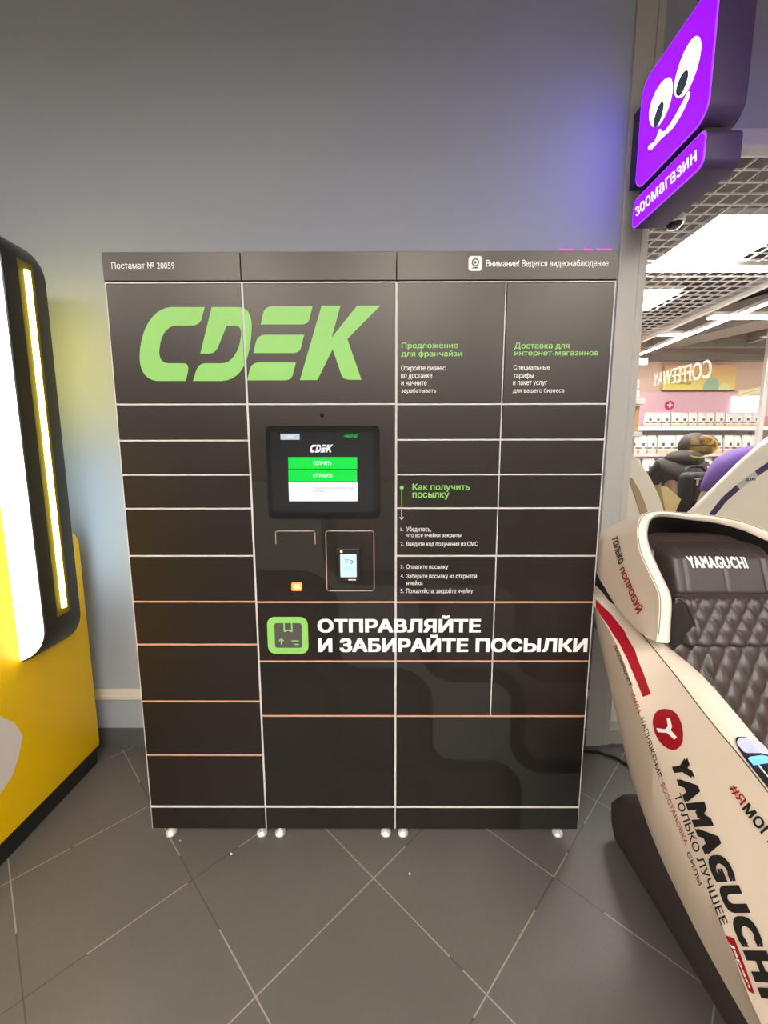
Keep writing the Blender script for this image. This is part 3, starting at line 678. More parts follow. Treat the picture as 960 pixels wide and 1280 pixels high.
sdecal([U(*p) for p in [(746, 760), (760, 780), (776, 805), (785, 823), (791, 837.5), (805, 871), (815, 867.5), (806, 842.5), (795, 812.5), (781, 787.5), (765, 767.5), (746, 749)]], M['red'], sL, 'red_stripe')
ec = [U(px, py) for px, py in [(836, 886), (845, 889), (852, 899), (856, 914), (855, 930), (847, 938), (838, 937), (828, 930), (820, 917), (817, 902), (820, 891), (828, 886)]]
sdecal(smoothp(ec, 1), M['red'], sL, 'emblem_disc', .0035)
ypol = [(830, 911), (837, 913), (840, 908), (835.5, 899.5), (839, 897.0), (845, 907), (844, 912), (849, 921), (845.5, 924.5), (838, 917), (829.5, 915.5), (823.5, 915), (823.5, 910)]
ypol = [(823, 910), (834, 911.5), (837.5, 908), (836, 898), (840, 897.2), (843, 908.5), (841, 912.5), (849, 921.5), (845.5, 924.5), (836.5, 916), (825, 915.2)]
sdecal([U(*p) for p in ypol], M['white_print'], sL, 'emblem_letter', .0055)
stext('YAMAGUCHI', U(838, 950), U(953.5, 1248), U(861, 947), U(985, 1250), M['black_vinyl'], sL, .068, 0, .0032, 1.2)
stext('ТОЛЬКО ЛУЧШЕЕ', U(844, 994), U(903.5, 1158), U(852, 991), U(912, 1154), M['black_vinyl'], sL, .012)
sdecal([U(909, 1169), U(920, 1173), U(946, 1243), U(938, 1239)], M['red'], sL, 'label_plate', .0035)
stext('Japan', U(914.6, 1178), U(938.3, 1234), U(920.0, 1179.5), U(943, 1236), M['white_print'], sL, .02, off=.0055)
stext('#Я', U(912.5, 985), U(927, 1008), U(921, 979), U(935, 1000), M['red'], sL, .016)
stext('МОГУ', U(929, 1011), U(968, 1062), U(938, 1003), U(979, 1052), M['black_vinyl'], sL, .035, spacing=1.08)
stext('ВКЛЮЧАЕТ', U(768, 808), U(788, 859), U(772, 806), U(792.5, 857), M['black_vinyl'], sL, .01)
stext('СИЛА', U(790, 868), U(799.5, 893), U(794.5, 866), U(803.5, 890), M['red_small'], sL, .01)
stext('НАПРЯЖЕНИЕ', U(802, 899), U(825, 974), U(806, 896), U(829, 970), M['black_vinyl'], sL, .01)
stext('ВОССТАНОВКА', U(827, 981), U(858, 1057), U(831.5, 977), U(862, 1054), M['red_small'], sL, .01)
stext('СИЛЫ', U(859.5, 1066), U(875.5, 1108), U(864, 1064), U(879, 1104), M['black_vinyl'], sL, .01)
# control panel on the armrest
def arm(y, t):
    S = section(y); P = [S[6], S[7], S[8], S[9]]; xs = [p[0] for p in P]
    x = P[0][0] + (P[3][0] - P[0][0]) * t; return (x, y, float(np.interp(x, xs, [p[1] for p in P])) + .0035)
def armquad(y0, y1, t0, t1, m, name, parent, dz=0.0, r=.25):
    P = rrect(0, 1, 0, 1, r, 5)
    pts = []
    for u, v in P:
        x, y, z = arm(y0 + (y1 - y0) * u, t0 + (t1 - t0) * v); pts.append((x, y, z + dz))
    mb = MB(); c = np.array(arm((y0 + y1) / 2, (t0 + t1) / 2)) + np.array((0, 0, dz))
    pts = [p for a_, b_ in zip(pts, pts[1:] + pts[:1]) for p in (a_, ((a_[0] + b_[0]) / 2, (a_[1] + b_[1]) / 2, arm((a_[1] + b_[1]) / 2, (((a_[0] + b_[0]) / 2) - section((a_[1] + b_[1]) / 2)[6][0]) / (section((a_[1] + b_[1]) / 2)[9][0] - section((a_[1] + b_[1]) / 2)[6][0]))[2] + dz))]
    for a, b in zip(pts, pts[1:] + pts[:1]): mb.face([a, b, tuple(c)])
    bmesh.ops.remove_doubles(mb.bm, verts=mb.bm.verts[:], dist=1e-6)
    return mb.build(name, m, parent, recalc=True)
rp = armquad(-.472, -.66, .04, .98, M['black_plastic'], 'control_pad', sL)
armquad(-.478, -.512, .10, .92, M['remote_white'], 'pad_screen', rp, .0045, .3)
armquad(-.516, -.532, .08, .95, M['bluelight'], 'pad_light', rp, .004, .1)
armquad(-.556, -.62, .12, .92, M['remote_white'], 'pad_screen', rp, .0045, .2)
# base, seat, backrest
bs = MB().prism([(-.98, 0.012), (-.98, .12), (-.9, .18), (-.3, .24), (-.06, .235), (.03, .18), (.068, .12), (.058, .05), (.03, 0.0), (-.95, 0.0)], 0, .905, 2 * CX - .905, .035)
bs.build('base', M['chair_base'], mc, smooth=True, ang=50)
def bplane(z): return .02 + (z - 1.0) * .38
def dia(u, v, du, dv):
    a, b = u / du + v / dv, u / du - v / dv
    return (abs(math.sin(PI * a)) * abs(math.sin(PI * b))) ** .38
rows = []
for i in range(121):
    z = .36 + (.88 - .36) * i / 120; r = []
    for j in range(111):
        x = CX - .275 + .55 * j / 110; e = min(1.0, (1 - abs(j - 55) / 55) / .18) ** .5
        ridge = math.exp(-((abs(x - CX) - .085) / .007) ** 2)
        r.append((x, bplane(z) - .012 - .045 * e - .013 * dia(x - CX, z, .054, .085) * min(1, e * 1.5) - ridge * .006 + .10 * (1 - e), z))
    rows.append(r)
br = MB().grid(rows); br.grid([[(CX - .28, bplane(z) + .10, z), (CX - .28, bplane(z) + .14, z), (CX + .28, bplane(z) + .14, z), (CX + .28, bplane(z) + .10, z)] for z in (.52, .7, .9, 1.08)], True, 0, True)
br.build('backrest', M['leather'], mc, smooth=True, ang=60)
# head cushion: smooth leather above, quilted below
rows = []
zc0, zc1, hw = .805, 1.112, .178
def pillow_y(x, z):
    ex = max(0.0, min(1.0, (1 - abs(x - CX) / (hw + .002)) / .20)); ez = max(0.0, min(1.0, min((zc1 - z) / .045, (z - zc0) / .03)))
    e = (1 - (1 - ex) ** 2.2) * (1 - (1 - ez) ** 2.2)
    y = bplane(z) - .012 - .068 * e
    if z < .962: y -= .013 * dia(x - CX, z - .87, .05, .07) * min(1.0, e)
    y += .007 * math.exp(-((z - .966) / .005) ** 2) + .004 * math.exp(-((x - CX) / .004) ** 2) * (1 if z > .966 else 0)
    y += .006 * math.exp(-((abs(x - CX) - .125) / .004) ** 2)
    return y
for i in range(75):
    z = zc0 + (zc1 - zc0) * i / 74; rows.append([(CX - hw + 2 * hw * j / 70, pillow_y(CX - hw + 2 * hw * j / 70, z), z) for j in range(71)])
pw = MB().grid(rows).build('head_cushion', M['leather'], mc, smooth=True, ang=60)
b0 = bilin(F(863, 710, -.045), F(936, 710.5, -.045), F(861.5, 696.5, -.045), F(935.5, 697.5, -.045))
def mp(u, v):
    x, z = b0(u, v); return (x, min(pillow_y(x, z), pillow_y(x + .004, z), pillow_y(x - .004, z)) - .0022, z)
text('YAMAGUCHI', mp, M['white_print'], pw, .045, spacing=1.1, label='white printed name')
# seat cushion, footrest, shoulder pads
rows = []
for i in range(41):
    y = -.12 - .62 * i / 40; r = []
    for j in range(41):
        x = CX - .24 + .48 * j / 40; e = min(1.0, (1 - abs(j - 20) / 20) / .2) ** .5
        r.append((x, y, .36 + .07 * e + .014 * dia(x - CX, y, .08, .12)))
    rows.append(r)
MB().grid(rows).box(CX - .235, CX + .235, -.74, -.12, .26, .37, .01).build('seat_cushion', M['leather'], mc, smooth=True, ang=60)
ftr = MB().prism([(-.76, .40), (-.82, .41), (-1.02, .16), (-1.0, .08), (-.94, .06), (-.76, .25)], 0, CX - .23, CX + .23, .02)
ftr.build('footrest', M['leather'], mc, smooth=True, ang=50)
def pad(pxs, y, th, name):
    P = smoothp([F(a, b, y) for a, b in pxs], 2)
    o = MB().prism(P, 1, y, y + th, .009).build(name, M['pad'], mc, smooth=True, ang=50)
    MB().tube([(p[0], y + .004, p[1]) for p in P + P[:2]], .0032, 6).build('piping', M['leather'], o, smooth=True)
M['pad'] = mat('shoulder_pad_leather', (0.017, 0.013, 0.013), 0.36, bump=0.1, nscale=160)
pad([(843, 746), (857, 752), (866, 768), (873, 795), (870, 822), (858, 842), (842, 835), (836, 790)], -.115, .03, 'shoulder_pad')
pad([(848, 744), (862, 748), (873, 768), (879, 795), (875, 818), (862, 832), (850, 820), (846, 780)], -.07, .03, 'shoulder_pad')
def mirror_pad(y, th):
    P = [(2 * CX - .88, .74), (2 * CX - .97, .80), (2 * CX - .98, .90), (2 * CX - .93, 1.0), (2 * CX - .88, .96)]
    MB().prism(smoothp(P, 2), 1, y, y + th, .009).build('shoulder_pad', M['pad'], mc, smooth=True, ang=50)
mirror_pad(-.115, .03); mirror_pad(-.07, .03)
# head hood with side wings
O = [(.80, -.270, .905), (.80, -.270, .955), (.80, -.269, .995), (.80, -.258, 1.038), (.80, -.215, 1.080), (.80, -.172, 1.121), (.803, -.147, 1.160), (.81, -.130, 1.192), (.84, -.095, 1.217), (.90, -.040, 1.226), (.98, .015, 1.2215), (1.06, .045, 1.2125), (1.14, .05, 1.2055), (1.20, .045, 1.1965), (1.27, .03, 1.179), (1.335, .0, 1.150), (1.41, -.06, 1.118), (1.47, -.13, 1.095), (1.495, -.20, 1.07), (1.50, -.255, 1.03), (1.50, -.268, .98), (1.50, -.27, .905)]
I = [(.85, -.251, .897), (.85, -.248, .945), (.85, -.245, .99), (.85, -.235, 1.027), (.85, -.186, 1.076), (.85, -.136, 1.129), (.852, -.115, 1.163), (.865, -.095, 1.186), (.895, -.060, 1.203), (.94, -.020, 1.208), (1.00, .010, 1.203), (1.07, .030, 1.192), (1.14, .035, 1.184), (1.195, .030, 1.175), (1.255, .012, 1.157), (1.31, -.015, 1.129), (1.375, -.07, 1.097), (1.42, -.13, 1.07), (1.44, -.19, 1.045), (1.45, -.235, 1.012), (1.45, -.245, .97), (1.45, -.25, .90)]
Bk = [(.80, -.199, .900), (.80, -.165, .907), (.80, -.120, .916), (.80, -.065, .935), (.80, .0, .968), (.80, .058, 1.002), (.80, .088, 1.065), (.80, .062, 1.118), (.815, .03, 1.165), (.87, .085, 1.165), (.96, .13, 1.155), (1.05, .155, 1.145), (1.14, .16, 1.14), (1.20, .155, 1.135), (1.28, .14, 1.12), (1.35, .11, 1.10), (1.43, .06, 1.07), (1.49, .04, 1.05), (1.50, .03, 1.0), (1.50, -.06, .94), (1.50, -.14, .91), (1.50, -.20, .90)]
Jn = [(x + (CX - x) * .16, y + .085, z - .035) for x, y, z in I]
def lerp(A, B, t): return [tuple(a[k] * (1 - t) + b[k] * t for k in range(3)) for a, b in zip(A, B)]
def dens(P, n=4):                                   # Catmull-Rom refinement
    P = [np.array(p) for p in P]; R = []
    for i in range(len(P) - 1):
        p0, p1, p2, p3 = P[max(i - 1, 0)], P[i], P[i + 1], P[min(i + 2, len(P) - 1)]
        for k in range(n):
            t = k / n; R.append(tuple(.5 * (2 * p1 + (p2 - p0) * t + (2 * p0 - 5 * p1 + 4 * p2 - p3) * t * t + (3 * p1 - p0 - 3 * p2 + p3) * t ** 3)))
    return R + [tuple(P[-1])]
O, I, Bk, Jn = dens(O), dens(I), dens(Bk), dens(Jn)
Om = lerp(O, Bk, .04)
def shift(P, d):                                    # slight roundness outward from the head's centre
    R = []
    for p in P:
        v = np.array([p[0] - CX, 0, (p[2] - .95) * .8]); v = v / np.linalg.norm(v) * d; R.append((p[0] + v[0], p[1], p[2] + v[2]))
    return R
Omid = shift(lerp(O, Bk, .5), .006)
hood = MB().grid([O, Om, lerp(O, Bk, .25), Omid, lerp(O, Bk, .8), Bk])
hd_ = hood.build('head_hood', M['beige'], mc, smooth=True, ang=30)
rimf = [(p[0], p[1] - .010, p[2] + .002) for p in lerp(O, I, .45)]
rimg = [(p[0], p[1] - .011, p[2] + .002) for p in lerp(O, I, .60)]
rim = MB().grid([O, lerp(O, [(p[0], p[1] - .008, p[2]) for p in I], .12), rimf, rimg, I, lerp(I, Jn, .10)])
rm = rim.build('hood_rim', M['cream_rim'], hd_, smooth=True, ang=50)
MB().tube([(p[0] - .0005, p[1] - .0005, p[2]) for p in lerp(O, [(q_[0], q_[1] - .009, q_[2]) for q_ in I], .10)][2:-2], .0012, 6).build('seam', M['seam'], hd_)
MB().grid([lerp(I, Jn, .08), lerp(I, Jn, .5), Jn, [(p[0] * .88 + CX * .12, p[1] + .045, p[2] - .10) for p in Jn]]).build('hood_lining', M['leather_dark'], mc, smooth=True, ang=60)
MB().box(CX - .30, CX + .30, .07, .15, .82, 1.12, .035, 4).build('rear_shell', M['chair_base'], mc, smooth=True)
MB().prism([(-.10, .86), (-.02, .90), (.06, .985), (.10, 1.06), (.15, 1.06), (.17, .9), (.10, .78), (0, .78)], 0, .825, .90, .015).build('hinge_cover', M['chair_base'], mc, smooth=True, ang=50)
upper = MB().prism([(.01, 1.0), (.03, 1.08), (.07, 1.125), (.115, 1.13), (.115, .95), (.04, .95)], 0, CX - .25, CX + .25, .02)
upper.build('upper_back', M['leather'], mc, smooth=True, ang=50)
WX = .80
def wtext(body, p00, p10, p01, p11, m):
    b = bilin(*[XP(*p, WX) for p in (p00, p10, p01, p11)])
    def mp(u, v):
        y, z = b(u, v); return (WX - .0075, y, z)
    return text(body, mp, m, hd_, .034)
wtext('ТОЛЬКО', (767, 672), (776.5, 707), (774.5, 670), (783, 701), M['black_vinyl'])
wtext('ПОПРОБУЙ', (777, 712), (799.5, 768), (783.5, 706.5), (808, 760), M['red'])

# ------------------------------------------------------------------ second massage chair, inside behind the glass
m2 = thing('massage_chair', (1.85, 1.1, 0), 'white massage chair seen from behind inside the shop, dark purple stripe on its shell', 'massage chair')
M['beige2'] = mat('warm_white_shell', (0.70, 0.60, 0.49), 0.4)
y2 = .92
def pf(L, y=y2): return [F(a, b, y) for a, b in L]
lw = pf([(783, 552), (792, 566), (801, 576), (815, 597), (826, 620), (834, 645), (845, 700)]) + [(1.70, .45), (1.50, .30), (1.28, .30), (1.25, 1.0), (1.27, 1.40)]
MB().prism(lw, 1, y2, y2 + .30, .02).build('side_shell', M['beige2'], m2, smooth=True, ang=40)
M['slot_brown'] = mat('brown_slot', (0.36, 0.24, 0.13), 0.5)
mb = MB().prism(pf([(785, 597), (790, 597), (799, 612), (806, 628), (813, 650), (816, 668), (806, 668), (801, 645), (794, 622)], y2 - .003), 1, y2 - .003, y2 + .02); mb.build('slot', M['slot_brown'], m2)
rw = pf([(862, 645), (880, 628), (905, 603), (930, 578), (950, 560), (968, 545)]) + [(2.30, 1.54), (2.44, 1.48), (2.48, 1.2), (2.45, .45), (2.3, .30), (1.85, .30), (1.72, .50), (1.72, 1.0)]
r2 = MB().prism(rw, 1, y2, y2 + .05, .012).build('side_shell', M['beige2'], m2, smooth=True, ang=40)
M['purple_dark'] = mat('dark_purple_vinyl', (0.040, 0.018, 0.085), 0.3)
M['grey_tag'] = mat('grey_tag', (0.46, 0.43, 0.40), 0.5)
def band(a, b, wd, m, name):
    A, B = pf([a], y2 - .004)[0], pf([b], y2 - .004)[0]; d = (Vector(B) - Vector(A)).normalized(); n = Vector((-d.y, d.x)) * wd
    mb = MB(); mb.face([(p[0], y2 - .002, p[1]) for p in (Vector(A) + n, Vector(B) + n, Vector(B) - n, Vector(A) - n)]); return mb.build(name, m, r2, recalc=False)
for a, b in (((882, 655), (893, 640)), ((893, 640), (906, 624)), ((906, 624), (923, 609)), ((946, 592), (962, 581)), ((962, 581), (980, 570))): band(a, b, .017, M['purple_dark'], 'stripe')
band((923, 609), (946, 592), .017, M['grey_tag'], 'stripe')
A = [F(*p, y2 - .003) for p in ((932, 601.5), (945, 600.5), (931.5, 597), (944, 596))]
text('aie', lambda u, v: (lambda p: (p[0], y2 - .0035, p[1]))(bilin(*A)(u, v)), M['black_vinyl'], r2, .01)
MB().box(1.62, 1.80, y2 + .04, y2 + .24, .30, 1.02, .03, 3).build('back_panel', M['beige2'], m2, smooth=True)
MB().box(1.35, 2.36, y2 + .02, 1.9, .0, .31, .04, 3).build('base', M['chair_base'], m2, smooth=True)
MB().box(1.45, 2.25, y2 + .25, 1.85, .30, .46, .05, 3).build('seat_cushion', M['leather'], m2, smooth=True)
cb = MB().prism(pf([(826, 607), (834, 608), (852, 624), (845, 640), (838, 655), (832, 640)], 1.3), 1, 1.3, 1.42, .006)
M['olive'] = mat('olive_card', (0.45, 0.36, 0.16), 0.6)
cb.build('neck_pad', M['olive'], m2, smooth=True, ang=30)

# ------------------------------------------------------------------ pet shop interior
BY = 5.6
M['shop_white'] = mat('shop_white', (0.80, 0.78, 0.76), 0.6); M['peach'] = mat('peach_wall', (0.80, 0.56, 0.44), 0.7); M['pink'] = mat('pink_panel', (0.86, 0.52, 0.60), 0.6)
mid_struct('wall_back_1', MB().box(1.2, 9, BY, BY + .1, 0, 3.5), M['peach'])
M['shop_floor'] = mat('shop_floor_tile', (0.80, 0.75, 0.70), 0.3, noise=.06, nscale=2)  # unseen floor made pale to bounce light onto the ceiling grating
mid_struct('floor_1', MB().box(1.2, 9, .62, BY, 0.0, 0.004), M['shop_floor'])
mid_struct('trim_2', MB().box(1.2, 9, BY - .02, BY, 1.75, 2.42), M['pink'])
M['beam'] = mat('ceiling_beam', (0.26, 0.225, 0.19), 0.7); M['dark_void'] = mat('dark_ceiling_void', (0.13, 0.11, 0.10), 0.8)
mid_struct('ceiling_1', MB().box(1.2, 3.45, .62, BY, 3.38, 3.48), M['dark_void'])
M['black_void'] = mat('black_ceiling_void', (0.022, 0.020, 0.019), 0.8)
mid_struct('ceiling_3', MB().box(3.45, 9, .62, BY, 3.38, 3.48), M['black_void'])
mid_struct('trim_3', MB().box(1.3, 9, BY - .12, BY - .01, 2.90, 3.0), M['beam'])
mid_struct('trim_4', MB().box(3.5, 9, BY - .30, BY - .16, 3.06, 3.18), M['beam'])
mid_struct('trim_5', MB().prism([(4.15, BY - .35), (4.62, BY - .35), (5.5, 3.6), (4.9, 3.6)], 2, 3.05, 3.35), M['beam'])
mid_struct('trim_6', MB().box(5.6, 5.7, 3.2, BY - .32, 3.1, 3.3).box(6.0, 6.08, 3.2, BY - .32, 3.1, 3.3), M['beam'])
# ceiling grating: white square lattice
gr = MB(); GZ = 2.88; M['grid_white'] = mat('grating_white', (0.92, 0.86, 0.82), 0.5)
L1 = (2.17, 2.78, 1.49, 2.09); L2 = (2.17, 2.78, 2.66, 3.18)
def cut(a0, a1, rng):                                # leave the light panels' places open
    segs = [(a0, a1)]
    for r0, r1 in rng:
        ns = []
        for s0, s1 in segs:
            if r1 <= s0 or r0 >= s1: ns.append((s0, s1)); continue
            if s0 < r0: ns.append((s0, r0))
            if r1 < s1: ns.append((r1, s1))
        segs = ns
    return segs
nx = int((3.36 - 1.24) / .1)
for i in range(nx + 1):
    x = 1.25 + .1 * i
    for a, b in cut(.66, 4.7, [(L[2], L[3]) for L in (L1, L2) if L[0] < x < L[1]]): gr.box(x - .0040, x + .0040, a, b, GZ, GZ + .010)
for j in range(41):
    y = .67 + .1 * j
    for a, b in cut(1.24, 3.36, [(L[0], L[1]) for L in (L1, L2) if L[2] < y < L[3]]): gr.box(a, b, y - .0040, y + .0040, GZ, GZ + .010)
mid_struct('ceiling_2', gr, M['grid_white'])
mid_struct('trim_7', MB().box(3.36, 3.41, .63, 4.72, GZ - .03, GZ + .06).box(1.22, 3.41, 4.7, 4.75, GZ - .01, GZ + .05), M['grid_white'])
M['shop_lamp'] = mat('shop_lamp', (0.9, 0.9, 0.9), 0.5, emit=(1.0, 0.97, 0.93), es=SHOP_LIGHT)
def lamp(x0, x1, y0, y1, z, label, group='shop ceiling lamps'):
    t = thing('ceiling_light', ((x0 + x1) / 2, (y0 + y1) / 2, z), label, 'ceiling light', group)
    MB().box(x0, x1, y0, y1, z, z + .015).build('diffuser', M['shop_lamp'], t)
    MB().box(x0 - .008, x1 + .008, y0 - .008, y1 + .008, z + .012, z + .05).build('housing', M['grid_white'], t)
lamp(L1[0] + .01, L1[1] - .01, L1[2] + .01, L1[3] - .01, GZ, 'large square light panel in the white grating behind the dome camera')
lamp(L2[0] + .01, L2[1] - .01, L2[2] + .01, L2[3] - .01, GZ, 'smaller looking square light panel deeper in the grating beside the post')
lamp(2.05, 3.3, 2.13, 2.20, GZ - .03, 'narrow white light bar across the grating just beyond the large panel')
lamp(3.83, 3.87, 2.2, 5.15, GZ, 'long thin light line running back beside the grating edge')
lamp(3.66, 6.2, 3.42, 3.52, GZ + .02, 'wide bright light bar crossing the open ceiling at right')
lamp(3.45, 3.85, 4.15, 4.20, GZ + .03, 'short thin light bar under the grating corner')
for i, (x, y) in enumerate(((1.75, 3.9), (2.4, 3.95), (6.6, 1.9), (7.4, 4.0), (5.0, 1.6))):
    lamp(x - .3, x + .3, y - .3, y + .3, GZ if x > 3.5 else GZ - .04, ['square panel hidden behind the grey post', 'square panel above the shelves at left', 'square panel at the far right of the shop', 'square panel over the far right corner', 'square panel near the window at right'][i])
# dome camera
dc = thing('dome_camera', (1.89, 1.49, 2.86), 'small white dome security camera below the ceiling grating', 'security camera')
cz_ = 2.86
MB().lathe([(.055, .0), (.055, .02), (.03, .02)], (1.89, 1.49, 2.86), 24).build('mount', M['shop_white'], dc, smooth=True)
prof = [(.052 * math.cos(t), -.055 * math.sin(t) - .0) for t in np.linspace(0, PI / 2 * .98, 8)]
MB().lathe(prof, (1.89, 1.49, 2.86), 24).build('dome', M['black_gloss'], dc, smooth=True)
MB().lathe([(.056, 0), (.056, -.018), (.050, -.022), (.050, 0)], (1.89, 1.49, 2.86), 24).build('ring', M['shop_white'], dc, smooth=True)
# shelving with bags of pet food
sh = thing('shelf_unit', (5.1, 5.4, 0), 'white wall shelving with pink price edges full of pet food', 'shelf unit')
SX0, SX1 = 2.2, 8.5
MB().box(SX0, SX1, BY - .05, BY - .021, .05, 1.86).build('back_panel', M['shop_white'], sh)
shelves = [(1.842, .055, 'shop_white'), (1.432, .045, 'pink'), (1.050, .045, 'pink'), (.66, .045, 'pink'), (.25, .045, 'pink')]
for z, t, mm in shelves:
    s_ = MB().box(SX0, SX1, BY - .42, BY - .05, z - t, z).build('shelf', M['shop_white'], sh)
    MB().box(SX0, SX1, BY - .43, BY - .419, z - t, z + .004).build('price_strip', M[mm], s_)
for x in (2.2, 4.13, 6.02, 8.47): MB().box(x, x + .03, BY - .12, BY - .05, 0, 1.86).build('upright', M['shop_white'], sh)
M['bag_white'] = mat('bag_white', (0.80, 0.76, 0.72), 0.4); M['bag_peach'] = mat('bag_peach', (0.80, 0.55, 0.38), 0.4); M['bag_dark'] = mat('bag_dark_mark', (0.10, 0.08, 0.08), 0.4); M['bag_grey'] = mat('bag_grey', (0.5, 0.46, 0.44), 0.4)
def bag_mesh(w, h, d, mats):
    mb = MB(); rows = []; zs = [0, .03, .10, .18, .26, .34, .42, .50, .58, .70, .82, .90, .955, 1.0]
    for z in zs:
        k = 1.0 if z < .6 else max(.06, 1 - ((z - .6) / .4) ** 1.6)
        ww = w / 2 * (1 - .10 * math.sin(PI * min(1, z * 1.05)) * 0 - (.06 if .85 < z < .97 else 0)); dd = d / 2 * k * (.75 if z == 0 else 1)
        rows.append([(ww * sx, dd * sy, h * z) for sx, sy in ((-1, -.55), (-.72, -1), (-.3, -1.06), (.3, -1.06), (.72, -1), (1, -.55), (1, .6), (-1, .6))])
    mb.grid(rows, True, 0, True)
    for f in mb.bm.faces:
        c = f.calc_center_median(); z = c.z / h
        if z < .20: f.material_index = 1
        elif .26 < z < .34 and c.y < -d * .3: f.material_index = 2 if abs(c.x) > w * .1 else 3
        elif .42 < z < .58 and c.y < -d * .3 and abs(c.x) < w * .15: f.material_index = 2
    return mb
def copies(name, mk, mats, places, labels, cat, group):
    first = None
    for p, lb in zip(places, labels):
        if first is None:
            first = o = mk.build(name, mats)
        else:
            o = first.copy(); COL.objects.link(o)
        o.location = p[:3]; o.rotation_euler = (0, 0, p[3] if len(p) > 3 else 0)
        props(o, lb, cat, group)
bm_ = [M['bag_white'], M['bag_peach'], M['bag_dark'], M['bag_grey']]
def row(n, x0, dx, z, y=BY - .32): return [(x0 + dx * i + random.uniform(-.008, .008), y + random.uniform(-.02, .02), z + .0005, random.uniform(-.05, .05)) for i in range(n)]
copies('pet_food_bag', bag_mesh(.128, .225, .085, bm_), bm_, row(13, 4.20, .138, 1.842), ['small white pet food bag, %s from the left on the top shelf' % w for w in ordw[:13]], 'bag', 'small bags on the top shelf')
pl = [p for i, p in enumerate(row(14, 3.98, .149, 1.432)) if i not in ()]
copies('pet_food_bag', bag_mesh(.138, .285, .10, bm_), bm_, pl, ['white pet food bag, %s from the left on the middle pink shelf' % w for w in ordw[:14]], 'bag', 'bags on the middle shelf')
copies('pet_food_bag', bag_mesh(.19, .315, .13, bm_), bm_, row(8, 4.02, .232, 1.050), ['large white pet food bag, %s from the left on the lower pink shelf' % w for w in ordw[:8]], 'bag', 'large bags on the lower shelf')
copies('pet_food_bag', bag_mesh(.21, .30, .15, bm_), bm_, row(6, 4.1, .26, .66), ['wide pet food bag, %s from the left on the second lowest shelf' % w for w in ordw[:6]], 'bag', 'wide bags near the floor')
M['packet_red'] = mat('packet_red', (0.62, 0.05, 0.09), 0.4); M['packet_pink'] = mat('packet_pink', (0.85, 0.42, 0.42), 0.4)
k = 0
for zi, z in enumerate((1.842, 1.432)):
    for i in range(5):
        x = 6.10 + .115 * i; h = .17 + .03 * ((i * 7 + zi * 3) % 3)
        mb = MB().box(x - .048, x + .048, BY - .36, BY - .26, z + .0005, z + h, .006)
        mb.box(x - .036, x + .036, BY - .3625, BY - .3595, z + h * .45, z + h * .8, mi=1)
        mb.build('treat_packet', [M['packet_red'] if (i + zi) % 2 else M['packet_pink'], M['bag_white']], at=(x, BY - .31, z), label='%s treat packet, %s from the left on the %s shelf' % ('red' if (i + zi) % 2 else 'pink', ordw[i], ('top', 'middle')[zi]), cat='packet', group='treat packets at the right of the shelves')
# poster, round cross sign, light box, price banner, side fixtures
ps = thing('poster', (5.1, BY - .03, 2.63), 'wide yellow and orange poster with brown script above the shelves', 'poster')
pmat = mat('poster_print', (0.9, 0.6, 0.2), 0.5); nt = pmat.node_tree; a_, b_, c_ = pos_xyz(nt)
f1 = ((c_ - 2.45) * 2.6).max(0.0).min(1.0); f2 = ((a_ - 4.5) * .8).max(0.0).min(1.0)
nt.links.new(mixrgb(nt, f1, (0.92, 0.80, 0.22), (0.92, 0.52, 0.26)), nt.nodes['Principled BSDF'].inputs['Base Color'])
px0, pz0 = F(828, 488, BY - .04); px1, pz1 = F(921, 456, BY - .04)
MB().box(px0, px1, BY - .05, BY - .0205, pz0, pz1).build('board', pmat, ps)
M['brown_ink'] = mat('brown_ink', (0.16, 0.08, 0.03), 0.6); M['pale_green'] = mat('pale_green_print', (0.42, 0.60, 0.42), 0.6); M['pale_yellow'] = mat('pale_yellow_print', (0.92, 0.85, 0.45), 0.6)
for body, l, t, r, b in (('Всё', 838, 461, 848, 467), ('для вашего', 837, 469, 873, 474.5), ('питомца', 836, 476, 864, 481.5)):
    A0, A1 = F(l, b, BY - .052), F(r, t, BY - .052)
    text(body, (lambda A0, A1: lambda u, v: (A0[0] + (A1[0] - A0[0]) * u, BY - .0515, A0[1] + (A1[1] - A0[1]) * v))(A0, A1), M['brown_ink'], ps, .0)
c0 = F(889, 487.6, BY - .052)
MB().face([(c0[0] + .14 * math.cos(t), BY - .0515, c0[1] + .20 * math.sin(t)) for t in np.linspace(0, PI, 16)]).build('printed_shape', M['pale_green'], ps, recalc=False)
c0 = F(905, 487.6, BY - .052)
MB().face([(c0[0] + .10 * math.cos(t), BY - .0518, c0[1] + .11 * math.sin(t)) for t in np.linspace(0, PI, 14)]).build('printed_shape', M['pale_yellow'], ps, recalc=False)
MB().box(px0 - .005, px1 + .005, BY - .053, BY - .0205, pz0 - .012, pz0).build('edge', M['brown_ink'], ps)
cr = thing('cross_sign', (4.66, BY - .03, 2.2), 'round crimson disc with a white cross on the pink band', 'sign')
cx, cz = F(837.3, 506.5, BY - .04)
M['crimson'] = mat('crimson', (0.55, 0.02, 0.10), 0.4)
MB().prism(circ(cx, cz, .072, 28), 1, BY - .04, BY - .0205).build('disc', M['crimson'], cr)
MB().prism([(cx + a * .001, cz + b * .001) for a, b in ((-42, -13), (-13, -13), (-13, -42), (13, -42), (13, -13), (42, -13), (42, 13), (13, 13), (13, 42), (-13, 42), (-13, 13), (-42, 13))], 1, BY - .044, BY - .04).build('cross', M['shop_white'], cr)
x0, z0 = F(916, 515, BY - .08); x1, z1 = F(953, 495, BY - .08)
M['box_lit'] = mat('light_box_face', (.9, .9, .9), .5, emit=(1, 1, 1), es=1.6)
